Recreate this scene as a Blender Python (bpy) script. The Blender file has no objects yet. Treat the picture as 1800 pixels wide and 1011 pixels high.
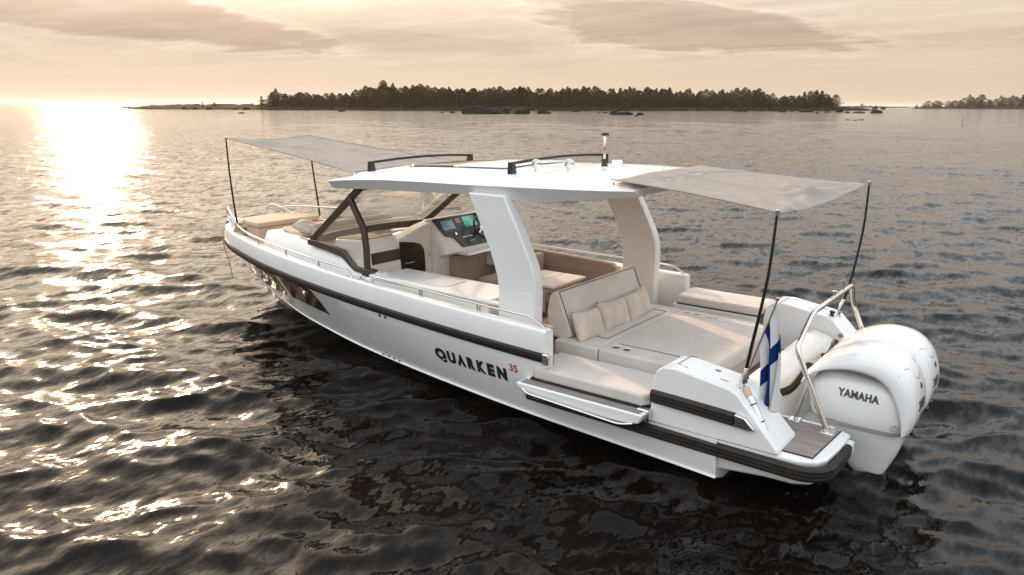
import bpy, bmesh, math, random
import numpy as np
from mathutils import Vector, Matrix
from mathutils.bvhtree import BVHTree

R = math.radians
scene = bpy.context.scene
COL = scene.collection
random.seed(7)

# ------------------------------------------------------------------ camera
F_PX, PITCH, ROLL, YAW = 1335.7, 0.23627, 0.00405, -0.92084
CAM = Vector((-1.291, 7.185, 3.106))
fw = Vector((math.cos(PITCH) * math.cos(YAW), math.cos(PITCH) * math.sin(YAW), -math.sin(PITCH)))
rt = Vector((math.sin(YAW), -math.cos(YAW), 0))
up = rt.cross(fw)
rt2 = rt * math.cos(ROLL) + up * math.sin(ROLL)
up2 = -rt * math.sin(ROLL) + up * math.cos(ROLL)
cam_data = bpy.data.cameras.new('camera')
cam_data.sensor_width = 36.0
cam_data.lens = F_PX / 1800 * 36
cam_data.clip_start = 0.1
cam_data.clip_end = 60000
cam = bpy.data.objects.new('camera', cam_data)
COL.objects.link(cam)
m = Matrix((rt2, up2, -fw)).transposed().to_4x4()
m.translation = CAM
cam.matrix_world = m
scene.camera = cam

# ------------------------------------------------------------------ sky and sun
SUN_AZ, SUN_EL = R(-23.6), R(15.0)
SUN_DIR = Vector((math.cos(SUN_EL) * math.cos(SUN_AZ), math.cos(SUN_EL) * math.sin(SUN_AZ), math.sin(SUN_EL)))


class NT:
    """small helper to write node trees"""
    def __init__(self, tree):
        self.t = tree
        self.t.nodes.clear()

    def n(self, kind, **kw):
        nd = self.t.nodes.new(kind)
        for k, v in kw.items():
            if k == 'i':
                for key, val in v.items():
                    s = nd.inputs[key]
                    if isinstance(val, bpy.types.NodeSocket):
                        self.t.links.new(val, s)
                    else:
                        s.default_value = val
            else:
                setattr(nd, k, v)
        return nd

    def math(self, op, a, b=None, c=None, clamp=False):
        nd = self.n('ShaderNodeMath', operation=op, use_clamp=clamp)
        for k, v in enumerate((a, b, c)):
            if v is None:
                continue
            if isinstance(v, bpy.types.NodeSocket):
                self.t.links.new(v, nd.inputs[k])
            else:
                nd.inputs[k].default_value = v
        return nd.outputs[0]

    def vmath(self, op, a, b=None):
        nd = self.n('ShaderNodeVectorMath', operation=op)
        for k, v in enumerate((a, b)):
            if v is None:
                continue
            if isinstance(v, bpy.types.NodeSocket):
                self.t.links.new(v, nd.inputs[k])
            else:
                nd.inputs[k].default_value = v
        return nd

    def mix(self, fac, a, b, blend='MIX'):
        nd = self.n('ShaderNodeMix', data_type='RGBA', blend_type=blend)
        for key, v in ((0, fac), (6, a), (7, b)):
            if isinstance(v, bpy.types.NodeSocket):
                self.t.links.new(v, nd.inputs[key])
            else:
                nd.inputs[key].default_value = v
        return nd.outputs[2]

    def smooth(self, x, lo, hi):
        nd = self.n('ShaderNodeMapRange', interpolation_type='SMOOTHSTEP', i={'From Min': lo, 'From Max': hi})
        self.t.links.new(x, nd.inputs[0])
        return nd.outputs[0]

    def link(self, a, b):
        self.t.links.new(a, b)


world = bpy.data.worlds.new('World')
scene.world = world
world.use_nodes = True
w = NT(world.node_tree)
sky = w.n('ShaderNodeTexSky', sky_type='NISHITA', sun_disc=False, sun_elevation=SUN_EL,
          sun_rotation=math.pi / 2 - SUN_AZ, altitude=0.0, air_density=1.0, dust_density=2.5, ozone_density=1.0)
tc = w.n('ShaderNodeTexCoord')
dirv = tc.outputs['Generated']
sep = w.n('ShaderNodeSeparateXYZ', i={0: dirv})
dz = sep.outputs[2]
# thin veil of evening cloud over the whole sky: warm low down, cooler higher up, with unseen upper sky and sun glow brightened to light the boat
lum = w.n('ShaderNodeRGBToBW', i={0: sky.outputs[0]}).outputs[0]
lumc = w.math('MINIMUM', w.math('MULTIPLY', w.math('POWER', lum, 0.04), 6.85), 12.0)
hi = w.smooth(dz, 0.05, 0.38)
sd_ = w.math('MAXIMUM', w.vmath('DOT_PRODUCT', dirv, tuple(SUN_DIR)).outputs['Value'], 0.0)
aur = w.math('MULTIPLY', w.math('POWER', sd_, 8.0), w.smooth(dz, 0.07, 0.27))
side = w.math('POWER', sd_, 3.0)
lumc = w.math('MULTIPLY', lumc, w.math('ADD', w.math('ADD', 1.0, w.math('MULTIPLY', hi, 1.15)), w.math('MULTIPLY', aur, 3.2)))  # gain added to the sky above the view for light on hull and water
cool = w.mix(side, (0.90, 0.985, 1.06, 1), (1.0, 0.80, 0.58, 1))
tint = w.mix(hi, (0.985, 0.775, 0.588, 1), cool)
nd = w.n('ShaderNodeCombineColor', i={0: lumc, 1: lumc, 2: lumc})
veil = w.mix(1.0, tint, nd.outputs[0], 'MULTIPLY')
base = w.mix(0.985, w.vmath('MINIMUM', sky.outputs[0], (11.0, 11.0, 11.0)).outputs[0], veil)
# cloud sheets projected on a plane overhead
zz = w.math('MAXIMUM', w.math('ADD', dz, 0.035), 0.02)
px = w.math('DIVIDE', sep.outputs[0], zz)
py = w.math('DIVIDE', sep.outputs[1], zz)
pv = w.n('ShaderNodeCombineXYZ', i={0: px, 1: py, 2: 0.0})
mp = w.n('ShaderNodeMapping', i={'Vector': pv.outputs[0], 'Rotation': (0, 0, R(38)), 'Scale': (0.34, 0.62, 1.0), 'Location': (1.7, 0.4, 0)})
n1 = w.n('ShaderNodeTexNoise', noise_dimensions='3D', i={'Vector': mp.outputs[0], 'Scale': 1.0, 'Detail': 9.0, 'Roughness': 0.58, 'Distortion': 0.5})
mp2 = w.n('ShaderNodeMapping', i={'Vector': pv.outputs[0], 'Rotation': (0, 0, R(38)), 'Scale': (0.55, 1.9, 1.0), 'Location': (4.2, 2.0, 0)})
n2 = w.n('ShaderNodeTexNoise', noise_dimensions='3D', i={'Vector': mp2.outputs[0], 'Scale': 1.0, 'Detail': 8.0, 'Roughness': 0.6, 'Distortion': 0.8})
mp3 = w.n('ShaderNodeMapping', i={'Vector': dirv, 'Rotation': (0, 0, 0), 'Scale': (7.0, 7.0, 46.0)})
n3 = w.n('ShaderNodeTexNoise', noise_dimensions='3D', i={'Vector': mp3.outputs[0], 'Scale': 1.0, 'Detail': 9.0, 'Roughness': 0.62, 'Distortion': 0.9})
wisps = w.smooth(w.math('ADD', w.math('MULTIPLY', n2.outputs[0], 0.45), w.math('MULTIPLY', n3.outputs[0], 0.55)), 0.44, 0.66)
wisps = w.math('MULTIPLY', wisps, w.smooth(dz, 0.01, 0.09))
c1 = w.mix(w.math('MULTIPLY', wisps, 0.75), base, w.mix(1.0, base, (1.15, 1.18, 1.23, 1), 'MULTIPLY'))
streaks = w.math('MULTIPLY', w.smooth(n1.outputs[0], 0.44, 0.66), w.smooth(dz, 0.015, 0.075))
c1 = w.mix(w.math('MULTIPLY', streaks, 0.75), c1, w.mix(1.0, c1, (0.84, 0.825, 0.83, 1), 'MULTIPLY'))


def cloud_bank(az, el, w_az, w_el, tilt):
    """a bank of grey cloud about a direction of the sky, ragged by noise"""
    c = Vector((math.cos(el) * math.cos(az), math.cos(el) * math.sin(az), math.sin(el)))
    e1 = Vector((math.sin(az), -math.cos(az), 0))
    e2 = e1.cross(Vector((math.cos(el) * math.cos(az), math.cos(el) * math.sin(az), math.sin(el))))
    a1 = e1 * math.cos(tilt) + e2 * math.sin(tilt)
    a2 = -e1 * math.sin(tilt) + e2 * math.cos(tilt)
    d = w.vmath('SUBTRACT', dirv, tuple(c)).outputs[0]
    s = w.math('DIVIDE', w.vmath('DOT_PRODUCT', d, tuple(a1)).outputs['Value'], w_az)
    t = w.math('DIVIDE', w.vmath('DOT_PRODUCT', d, tuple(a2)).outputs['Value'], w_el)
    t = w.math('MULTIPLY', t, w.math('ADD', 1.0, w.math('MULTIPLY', s, 0.45)))
    r2 = w.math('ADD', w.math('MULTIPLY', s, s), w.math('MULTIPLY', t, t))
    front = w.math('GREATER_THAN', w.vmath('DOT_PRODUCT', dirv, tuple(c)).outputs['Value'], 0.2)
    q = w.math('SUBTRACT', w.math('ADD', w.math('MULTIPLY', n1.outputs[0], 0.9), w.math('MULTIPLY', n3.outputs[0], 1.7)), w.math('MULTIPLY', r2, 0.55))
    return w.math('MULTIPLY', w.smooth(q, 0.62, 0.98), front), w.math('MULTIPLY', w.smooth(q, 0.42, 0.70), front)


m_a, h_a = cloud_bank(R(-28.5), R(5.6), 0.21, 0.030, R(-7))
m_b, h_b = cloud_bank(R(-66.0), R(5.2), 0.19, 0.026, R(-6))
m_c, h_c = cloud_bank(R(-47.0), R(4.2), 0.15, 0.012, R(-2))
m_d, h_d = cloud_bank(R(-58.0), R(9.5), 0.30, 0.028, R(-4))
halo = w.math('MAXIMUM', w.math('MAXIMUM', h_a, h_b), w.math('MULTIPLY', h_d, 0.8))
c2 = w.mix(w.math('MULTIPLY', halo, 0.7), c1, w.mix(1.0, c1, (1.13, 1.14, 1.15, 1), 'MULTIPLY'))
body = w.math('MAXIMUM', w.math('MAXIMUM', m_a, m_b), w.math('MAXIMUM', w.math('MULTIPLY', m_c, 0.45), w.math('MULTIPLY', m_d, 0.6)))
c3 = w.mix(body, c2, w.mix(1.0, c1, (0.76, 0.725, 0.72, 1), 'MULTIPLY'))
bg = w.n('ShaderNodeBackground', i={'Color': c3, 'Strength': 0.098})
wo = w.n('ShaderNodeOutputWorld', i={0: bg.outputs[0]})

sun_data = bpy.data.lights.new('sun', 'SUN')
sun_data.energy = 4.3
sun_data.angle = R(1.7)
sun_data.color = (1.0, 0.69, 0.42)
sun = bpy.data.objects.new('sun', sun_data)
COL.objects.link(sun)
sun.rotation_euler = (-SUN_DIR).to_track_quat('-Z', 'Y').to_euler()
sun.location = (60, -25, 30)

scene.view_settings.view_transform = 'Standard'
scene.view_settings.look = 'None'
scene.view_settings.exposure = 0.13
scene.view_settings.gamma = 1.0
scene.view_settings.use_curve_mapping = False

# ------------------------------------------------------------------ materials
MATS = {}


def mat(name, color, rough=0.5, metal=0.0, noise=0.0, nscale=8.0, bump=0.0, bscale=60.0, coat=0.0, spec=0.5, stretch=(1, 1, 1), dark=None, weave=0.0):
    if name in MATS:
        return MATS[name]
    mt = bpy.data.materials.new(name)
    mt.use_nodes = True
    t = NT(mt.node_tree)
    b = t.n('ShaderNodeBsdfPrincipled')
    b.inputs['Base Color'].default_value = (*color, 1)
    b.inputs['Roughness'].default_value = rough
    b.inputs['Metallic'].default_value = metal
    b.inputs['Coat Weight'].default_value = coat
    b.inputs['Coat Roughness'].default_value = 0.08
    b.inputs['Specular IOR Level'].default_value = spec
    co = t.n('ShaderNodeTexCoord').outputs['Object']
    if noise or bump:
        mpn = t.n('ShaderNodeMapping', i={'Vector': co, 'Scale': stretch})
    if noise:
        nz = t.n('ShaderNodeTexNoise', i={'Vector': mpn.outputs[0], 'Scale': nscale, 'Detail': 5.0, 'Roughness': 0.6})
        dk = dark or tuple(c * (1 - noise) for c in color)
        t.link(t.mix(t.smooth(nz.outputs[0], 0.35, 0.68), (*dk, 1), (*color, 1)), b.inputs['Base Color'])
        t.link(t.math('ADD', t.math('MULTIPLY', nz.outputs[0], 0.12), rough - 0.06), b.inputs['Roughness'])
    if bump:
        nb = t.n('ShaderNodeTexNoise', i={'Vector': mpn.outputs[0], 'Scale': bscale, 'Detail': 4.0})
        bp = t.n('ShaderNodeBump', i={'Strength': bump, 'Distance': 0.01, 'Height': nb.outputs[0]})
        t.link(bp.outputs[0], b.inputs['Normal'])
    t.n('ShaderNodeOutputMaterial', i={0: b.outputs[0]})
    MATS[name] = mt
    return mt


gel = mat('gelcoat', (0.82, 0.82, 0.81), 0.22, noise=0.04, nscale=1.6, coat=0.35)


def hull_material():
    """gelcoat with a faint scum line just above the water"""
    mt = gel.copy()
    mt.name = 'hull_gelcoat'
    tr = mt.node_tree
    b = [n for n in tr.nodes if n.type == 'BSDF_PRINCIPLED'][0]
    src = b.inputs['Base Color'].links[0].from_socket
    t = NT.__new__(NT)
    t.t = tr
    co = t.n('ShaderNodeTexCoord').outputs['Object']
    z = t.n('ShaderNodeSeparateXYZ', i={0: co}).outputs[2]
    mpn = t.n('ShaderNodeMapping', i={'Vector': co, 'Scale': (1.2, 1.2, 4.0)})
    nz = t.n('ShaderNodeTexNoise', i={'Vector': mpn.outputs[0], 'Scale': 5.0, 'Detail': 6.0, 'Roughness': 0.65})
    h = t.math('SUBTRACT', z, t.math('MULTIPLY', nz.outputs[0], 0.10))
    f = t.smooth(h, 0.035, -0.015)
    c = t.mix(t.math('MULTIPLY', f, 0.55), src, (0.42, 0.37, 0.28, 1))
    t.link(c, b.inputs['Base Color'])
    return mt


hull_gel = hull_material()
gel_in = mat('gelcoat_inner', (0.86, 0.83, 0.78), 0.34, noise=0.04, nscale=2.0)  # inner gelcoat, warmed and lightened: bounce light put into the colour
cowl_white = mat('cowl_white', (0.84, 0.84, 0.83), 0.2, noise=0.03, nscale=3.0, coat=0.5)
rubber = mat('black_rubber', (0.030, 0.022, 0.017), 0.5, noise=0.3, nscale=14, bump=0.1, bscale=30, spec=0.3)
dark_metal = mat('bronze_metal', (0.080, 0.055, 0.042), 0.34, metal=0.35, noise=0.15, nscale=6)
black = mat('black_plastic', (0.016, 0.015, 0.016), 0.35, noise=0.2, nscale=20)
steel = mat('steel', (0.72, 0.70, 0.67), 0.12, metal=1.0, noise=0.05, nscale=12)
fabric = mat('cushion_fabric', (0.66, 0.60, 0.55), 0.85, noise=0.10, nscale=5, bump=0.12, bscale=120, spec=0.2)
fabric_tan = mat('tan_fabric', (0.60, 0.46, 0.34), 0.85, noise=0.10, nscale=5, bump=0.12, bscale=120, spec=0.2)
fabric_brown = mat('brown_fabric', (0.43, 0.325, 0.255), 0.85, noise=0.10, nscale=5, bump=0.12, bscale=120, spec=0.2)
pillow_fab = mat('pillow_fabric', (0.68, 0.585, 0.50), 0.9, noise=0.14, nscale=9, bump=0.25, bscale=70, spec=0.15)
piping = mat('piping', (0.10, 0.085, 0.075), 0.7, noise=0.1)
teak = mat('teak', (0.30, 0.185, 0.125), 0.6, noise=0.35, nscale=5, stretch=(1.5, 12, 12), bump=0.08, bscale=40)
teak_grey = mat('weathered_teak', (0.30, 0.245, 0.215), 0.6, noise=0.28, nscale=5, stretch=(1.5, 12, 12), bump=0.08, bscale=40)  # greyer tone than the cockpit teak
deck_tan = mat('deck_tan', (0.54, 0.43, 0.34), 0.65, noise=0.15, nscale=4, bump=0.05, bscale=90)
table_top = mat('table_top', (0.74, 0.65, 0.56), 0.5, noise=0.08, nscale=6)
caulk = mat('caulk', (0.03, 0.027, 0.025), 0.7, noise=0.1)
pole_black = mat('carbon_pole', (0.02, 0.017, 0.015), 0.3, noise=0.2, nscale=10)
ink = mat('letter_black', (0.022, 0.022, 0.024), 0.4, noise=0.1)
ink_red = mat('letter_red', (0.62, 0.075, 0.03), 0.4, noise=0.1)
ink_grey = mat('letter_grey', (0.085, 0.088, 0.09), 0.3, noise=0.1, metal=0.4)
badge_red = mat('badge_red', (0.10, 0.012, 0.012), 0.3, noise=0.1)
emblem_grey = mat('emblem_grey', (0.42, 0.43, 0.43), 0.35, noise=0.1, metal=0.3)
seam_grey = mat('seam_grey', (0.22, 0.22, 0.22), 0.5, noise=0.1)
hull_glass = mat('hull_window_glass', (0.07, 0.042, 0.027), 0.10, noise=0.2, nscale=2, spec=0.12)
door_dark = mat('smoked_door', (0.028, 0.02, 0.017), 0.15, noise=0.2, nscale=3)
roof_glass = mat('sunroof_glass', (0.05, 0.04, 0.03), 0.08, noise=0.1)
rope_mat = mat('rope', (0.45, 0.38, 0.30), 0.9, noise=0.2, nscale=40)
trunk_mat = mat('bark', (0.075, 0.055, 0.04), 0.9, noise=0.3, nscale=2)


def glass_mat(name, tint, fac):
    mt = bpy.data.materials.new(name)
    mt.use_nodes = True
    t = NT(mt.node_tree)
    tr = t.n('ShaderNodeBsdfTransparent', i={0: (*tint, 1)})
    gl = t.n('ShaderNodeBsdfGlossy', i={0: (1, 1, 1, 1), 'Roughness': 0.02})
    fr = t.n('ShaderNodeFresnel', i={0: 1.45})
    f2 = t.math('ADD', t.math('MULTIPLY', fr.outputs[0], 0.3), fac, clamp=True)
    mx = t.n('ShaderNodeMixShader', i={0: f2, 1: tr.outputs[0], 2: gl.outputs[0]})
    t.n('ShaderNodeOutputMaterial', i={0: mx.outputs[0]})
    return mt


wind_glass = glass_mat('windshield_glass', (0.98, 0.97, 0.955), 0.0)


def cloth_mat(name, color, trans, wr=0.35):
    mt = bpy.data.materials.new(name)
    mt.use_nodes = True
    t = NT(mt.node_tree)
    co = t.n('ShaderNodeTexCoord').outputs['Object']
    nz = t.n('ShaderNodeTexNoise', i={'Vector': co, 'Scale': 1.6, 'Detail': 6.0})
    c = t.mix(nz.outputs[0], (*[x * 0.88 for x in color], 1), (*color, 1))
    mpn = t.n('ShaderNodeMapping', i={'Vector': co, 'Scale': (2.2, 5.0, 4.0), 'Rotation': (0, 0, 0.5)})
    nb = t.n('ShaderNodeTexNoise', i={'Vector': mpn.outputs[0], 'Scale': 1.3, 'Detail': 5.0, 'Roughness': 0.55, 'Distortion': 0.6})
    bp = t.n('ShaderNodeBump', i={'Strength': wr, 'Distance': 0.05, 'Height': nb.outputs[0]})
    d = t.n('ShaderNodeBsdfDiffuse', i={0: c, 'Normal': bp.outputs[0]})
    tl = t.n('ShaderNodeBsdfTranslucent', i={0: c, 'Normal': bp.outputs[0]})
    mx = t.n('ShaderNodeMixShader', i={0: trans, 1: d.outputs[0], 2: tl.outputs[0]})
    t.n('ShaderNodeOutputMaterial', i={0: mx.outputs[0]})
    return mt


awning_cloth = cloth_mat('awning_cloth', (0.50, 0.45, 0.41), 0.34, 0.7)


def screen_mat(name, c1, c2, strength):
    mt = bpy.data.materials.new(name)
    mt.use_nodes = True
    t = NT(mt.node_tree)
    co = t.n('ShaderNodeTexCoord').outputs['Object']
    nz = t.n('ShaderNodeTexNoise', i={'Vector': co, 'Scale': 9.0, 'Detail': 3.0})
    c = t.mix(t.smooth(nz.outputs[0], 0.42, 0.58), (*c1, 1), (*c2, 1))
    b = t.n('ShaderNodeBsdfPrincipled', i={'Base Color': (0.01, 0.01, 0.01, 1), 'Roughness': 0.12, 'Emission Color': c, 'Emission Strength': strength})
    t.n('ShaderNodeOutputMaterial', i={0: b.outputs[0]})
    return mt


screen_blue = screen_mat('screen_blue', (0.10, 0.16, 0.22), (0.16, 0.22, 0.26), 0.7)
screen_green = screen_mat('screen_green', (0.06, 0.33, 0.20), (0.16, 0.45, 0.34), 0.7)
screen_red = screen_mat('screen_small', (0.14, 0.09, 0.09), (0.2, 0.12, 0.1), 0.6)


def flag_material():
    mt = bpy.data.materials.new('flag_cloth')
    mt.use_nodes = True
    t = NT(mt.node_tree)
    uv = t.n('ShaderNodeSeparateXYZ', i={0: t.n('ShaderNodeTexCoord').outputs['UV']})
    u, v = uv.outputs[0], uv.outputs[1]
    inv = t.math('COMPARE', u, 0.361, 0.083)
    inh = t.math('COMPARE', v, 0.5, 0.136)
    cr = t.math('MAXIMUM', inv, inh)
    c = t.mix(cr, (0.80, 0.80, 0.80, 1), (0.012, 0.045, 0.19, 1))
    d = t.n('ShaderNodeBsdfDiffuse', i={0: c})
    tl = t.n('ShaderNodeBsdfTranslucent', i={0: c})
    mx = t.n('ShaderNodeMixShader', i={0: 0.25, 1: d.outputs[0], 2: tl.outputs[0]})
    t.n('ShaderNodeOutputMaterial', i={0: mx.outputs[0]})
    return mt


flag_mat = flag_material()


def leaf_material(name, c1, c2):
    mt = bpy.data.materials.new(name)
    mt.use_nodes = True
    t = NT(mt.node_tree)
    oi = t.n('ShaderNodeObjectInfo')
    co = t.n('ShaderNodeTexCoord').outputs['Object']
    nz = t.n('ShaderNodeTexNoise', i={'Vector': co, 'Scale': 0.6, 'Detail': 4.0})
    f = t.math('ADD', t.math('MULTIPLY', oi.outputs['Random'], 0.7), t.math('MULTIPLY', nz.outputs[0], 0.4))
    c = t.mix(f, (*c1, 1), (*c2, 1))
    d = t.n('ShaderNodeBsdfDiffuse', i={0: c})
    tl = t.n('ShaderNodeBsdfTranslucent', i={0: c})
    mx = t.n('ShaderNodeMixShader', i={0: 0.5, 1: d.outputs[0], 2: tl.outputs[0]})
    t.n('ShaderNodeOutputMaterial', i={0: mx.outputs[0]})
    return mt


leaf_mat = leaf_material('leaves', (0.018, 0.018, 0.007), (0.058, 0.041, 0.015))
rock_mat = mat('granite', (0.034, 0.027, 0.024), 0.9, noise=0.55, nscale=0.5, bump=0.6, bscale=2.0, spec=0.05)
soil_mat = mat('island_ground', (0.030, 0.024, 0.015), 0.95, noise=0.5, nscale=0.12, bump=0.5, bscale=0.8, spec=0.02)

# ------------------------------------------------------------------ geometry helpers


def make(name, verts, faces, material, parent=None, smooth=False, bevel=0.0, seg=2, angle=None):
    me = bpy.data.meshes.new(name)
    me.from_pydata([tuple(v) for v in verts], [], faces)
    bm = bmesh.new()
    bm.from_mesh(me)
    bmesh.ops.recalc_face_normals(bm, faces=bm.faces)
    bm.to_mesh(me)
    bm.free()
    me.materials.append(material)
    o = bpy.data.objects.new(name, me)
    COL.objects.link(o)
    if smooth:
        me.polygons.foreach_set('use_smooth', [True] * len(me.polygons))
    if bevel:
        b = o.modifiers.new('bevel', 'BEVEL')
        b.width = bevel
        b.segments = seg
        b.limit_method = 'ANGLE'
        b.angle_limit = R(35)
        b.harden_normals = False
        me.polygons.foreach_set('use_smooth', [True] * len(me.polygons))
        try:
            me.set_sharp_from_angle(angle=R(50))
        except Exception:
            pass
    elif smooth and angle:
        me.set_sharp_from_angle(angle=R(angle))
    if parent:
        put(o, parent)
    return o


def put(o, parent):
    o.parent = parent
    if parent.type == 'EMPTY':
        o.matrix_parent_inverse = Matrix.Translation(-parent.location)
    else:
        o.matrix_parent_inverse = Matrix.Identity(4)
    return o


def thing(name, label, cat, loc=(0, 0, 0), group=None):
    o = bpy.data.objects.new(name, None)
    COL.objects.link(o)
    o.empty_display_size = 0.2
    o.location = loc
    tag(o, label, cat, group)
    return o


def tag(o, label, cat, group=None, kind=None):
    if label:
        o['label'] = label
    if cat:
        o['category'] = cat
    if group:
        o['group'] = group
    if kind:
        o['kind'] = kind
    return o


def box(name, x0, x1, y0, y1, z0, z1, material, parent=None, bevel=0.01, seg=2):
    v = [(x, y, z) for x in (x0, x1) for y in (y0, y1) for z in (z0, z1)]
    f = [(0, 1, 3, 2), (4, 6, 7, 5), (0, 4, 5, 1), (2, 3, 7, 6), (0, 2, 6, 4), (1, 5, 7, 3)]
    return make(name, v, f, material, parent, bevel=bevel, seg=seg)


def prism(name, poly, a0, a1, axis, material, parent=None, bevel=0.0, seg=2):
    """extrude a polygon. axis 'y': poly in (x,z); axis 'z': poly in (x,y); axis 'x': poly in (y,z).
    a0/a1 may be functions of the polygon point"""
    def P(p, a):
        aa = a(p) if callable(a) else a
        return {'y': (p[0], aa, p[1]), 'z': (p[0], p[1], aa), 'x': (aa, p[0], p[1])}[axis]
    n = len(poly)
    v = [P(p, a0) for p in poly] + [P(p, a1) for p in poly]
    f = [tuple(range(n)), tuple(range(2 * n - 1, n - 1, -1))] + [(i, (i + 1) % n, n + (i + 1) % n, n + i) for i in range(n)]
    return make(name, v, f, material, parent, bevel=bevel, seg=seg)


def fillet(pts, r, n=4):
    pts = [Vector(p) for p in pts]
    out = [pts[0]]
    for i in range(1, len(pts) - 1):
        a, b, c = pts[i - 1], pts[i], pts[i + 1]
        d1, d2 = (a - b), (c - b)
        rr = min(r, d1.length * 0.45, d2.length * 0.45)
        p, q = b + d1.normalized() * rr, b + d2.normalized() * rr
        for k in range(n + 1):
            t = k / n
            out.append((1 - t) ** 2 * p + 2 * t * (1 - t) * b + t * t * q)
    out.append(pts[-1])
    return out


def tube_geo(pts, r, n=8, closed=False):
    pts = [Vector(p) for p in pts]
    N = len(pts)
    rad = r if isinstance(r, (list, tuple)) else [r] * N
    verts, faces = [], []
    ref = None
    for i, p in enumerate(pts):
        if closed:
            t = (pts[(i + 1) % N] - pts[i - 1]).normalized()
        else:
            t = (pts[min(i + 1, N - 1)] - pts[max(i - 1, 0)]).normalized()
        if ref is None:
            ref = t.orthogonal().normalized()
        ref = (ref - t * ref.dot(t)).normalized()
        b = t.cross(ref)
        for k in range(n):
            a = 2 * math.pi * k / n
            verts.append(p + (ref * math.cos(a) + b * math.sin(a)) * rad[i])
    M = N if closed else N - 1
    for i in range(M):
        for k in range(n):
            j = (i + 1) % N
            faces.append((i * n + k, i * n + (k + 1) % n, j * n + (k + 1) % n, j * n + k))
    if not closed:
        faces.append(tuple(range(n - 1, -1, -1)))
        faces.append(tuple((N - 1) * n + k for k in range(n)))
    return verts, faces


def tube(name, pts, r, material, parent=None, n=8, closed=False):
    v, f = tube_geo(pts, r, n, closed)
    return make(name, v, f, material, parent, smooth=True, angle=60)


def join_geo(parts):
    V, F = [], []
    for v, f in parts:
        o = len(V)
        V += list(v)
        F += [tuple(i + o for i in ff) for ff in f]
    return V, F


def lathe(name, base, axis, prof, material, parent=None, n=16):
    """prof: list of (distance along axis, radius)"""
    base, axis = Vector(base), Vector(axis).normalized()
    a = axis.orthogonal().normalized()
    b = axis.cross(a)
    v, f = [], []
    for (h, r) in prof:
        for k in range(n):
            t = 2 * math.pi * k / n
            v.append(base + axis * h + (a * math.cos(t) + b * math.sin(t)) * max(r, 1e-4))
    for i in range(len(prof) - 1):
        for k in range(n):
            f.append((i * n + k, i * n + (k + 1) % n, (i + 1) * n + (k + 1) % n, (i + 1) * n + k))
    f.append(tuple(range(n)))
    f.append(tuple((len(prof) - 1) * n + k for k in range(n)))
    return make(name, v, f, material, parent, smooth=True, angle=45)


def grid_faces(nu, nv, closed_u=False):
    f = []
    for i in range(nu - (0 if closed_u else 1)):
        for j in range(nv - 1):
            a, b = i * nv + j, ((i + 1) % nu) * nv + j
            f.append((a, a + 1, b + 1, b))
    return f


def text_mesh(body, size, spacing=1.0, offset=0.0):
    """flat outline of a word as vertices and faces, centred on its own width, standing on y = 0"""
    cu = bpy.data.curves.new('lettering_source', 'FONT')
    cu.body = body
    cu.size = size
    cu.space_character = spacing
    cu.offset = offset
    cu.resolution_u = 4
    ob = bpy.data.objects.new('lettering_source', cu)
    COL.objects.link(ob)
    dg = bpy.context.evaluated_depsgraph_get()
    me = bpy.data.meshes.new_from_object(ob.evaluated_get(dg))
    v = [x.co.copy() for x in me.vertices]
    f = [tuple(p.vertices) for p in me.polygons]
    bpy.data.objects.remove(ob)
    bpy.data.curves.remove(cu)
    bpy.data.meshes.remove(me)
    return v, f


def bvh_of(o):
    dg = bpy.context.evaluated_depsgraph_get()
    return BVHTree.FromObject(o, dg)


def stick(bvh, p, d, lift=0.004):
    """drop a point onto a surface along direction d"""
    d = Vector(d)
    hit, nrm, i, dist = bvh.ray_cast(Vector(p) - d * 3, d)
    if hit is None:
        return Vector(p)
    if nrm.dot(d) > 0:
        nrm = -nrm
    return hit + nrm * lift


def stick_text(name, bvh, body, origin, udir, vdir, d, size, material, parent, spacing=1.0, offset=0.0, sx=1.0, flip=False, lift=0.004):
    v, f = text_mesh(body, size, spacing, offset)
    o, u, vv = Vector(origin), Vector(udir), Vector(vdir)
    wid = max(c.x for c in v)
    vs = []
    for c in v:
        x, y = c.x, c.y
        if flip:
            y = size * 0.69 - y
        vs.append(stick(bvh, o + u * (x * sx) + vv * y, d, lift))
    return make(name, vs, f, material, parent), wid * sx


def interp(x, xs, ys):
    return float(np.interp(x, xs, ys))


def catmull(pts, k=4):
    pts = [Vector(p) for p in pts]
    out = []
    n = len(pts)
    for i in range(n - 1):
        p0, p1, p2, p3 = pts[max(i - 1, 0)], pts[i], pts[i + 1], pts[min(i + 2, n - 1)]
        for j in range(k):
            t = j / k
            out.append(0.5 * ((2 * p1) + (-p0 + p2) * t + (2 * p0 - 5 * p1 + 4 * p2 - p3) * t * t + (-p0 + 3 * p1 - 3 * p2 + p3) * t ** 3))
    out.append(pts[-1])
    return out


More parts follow.
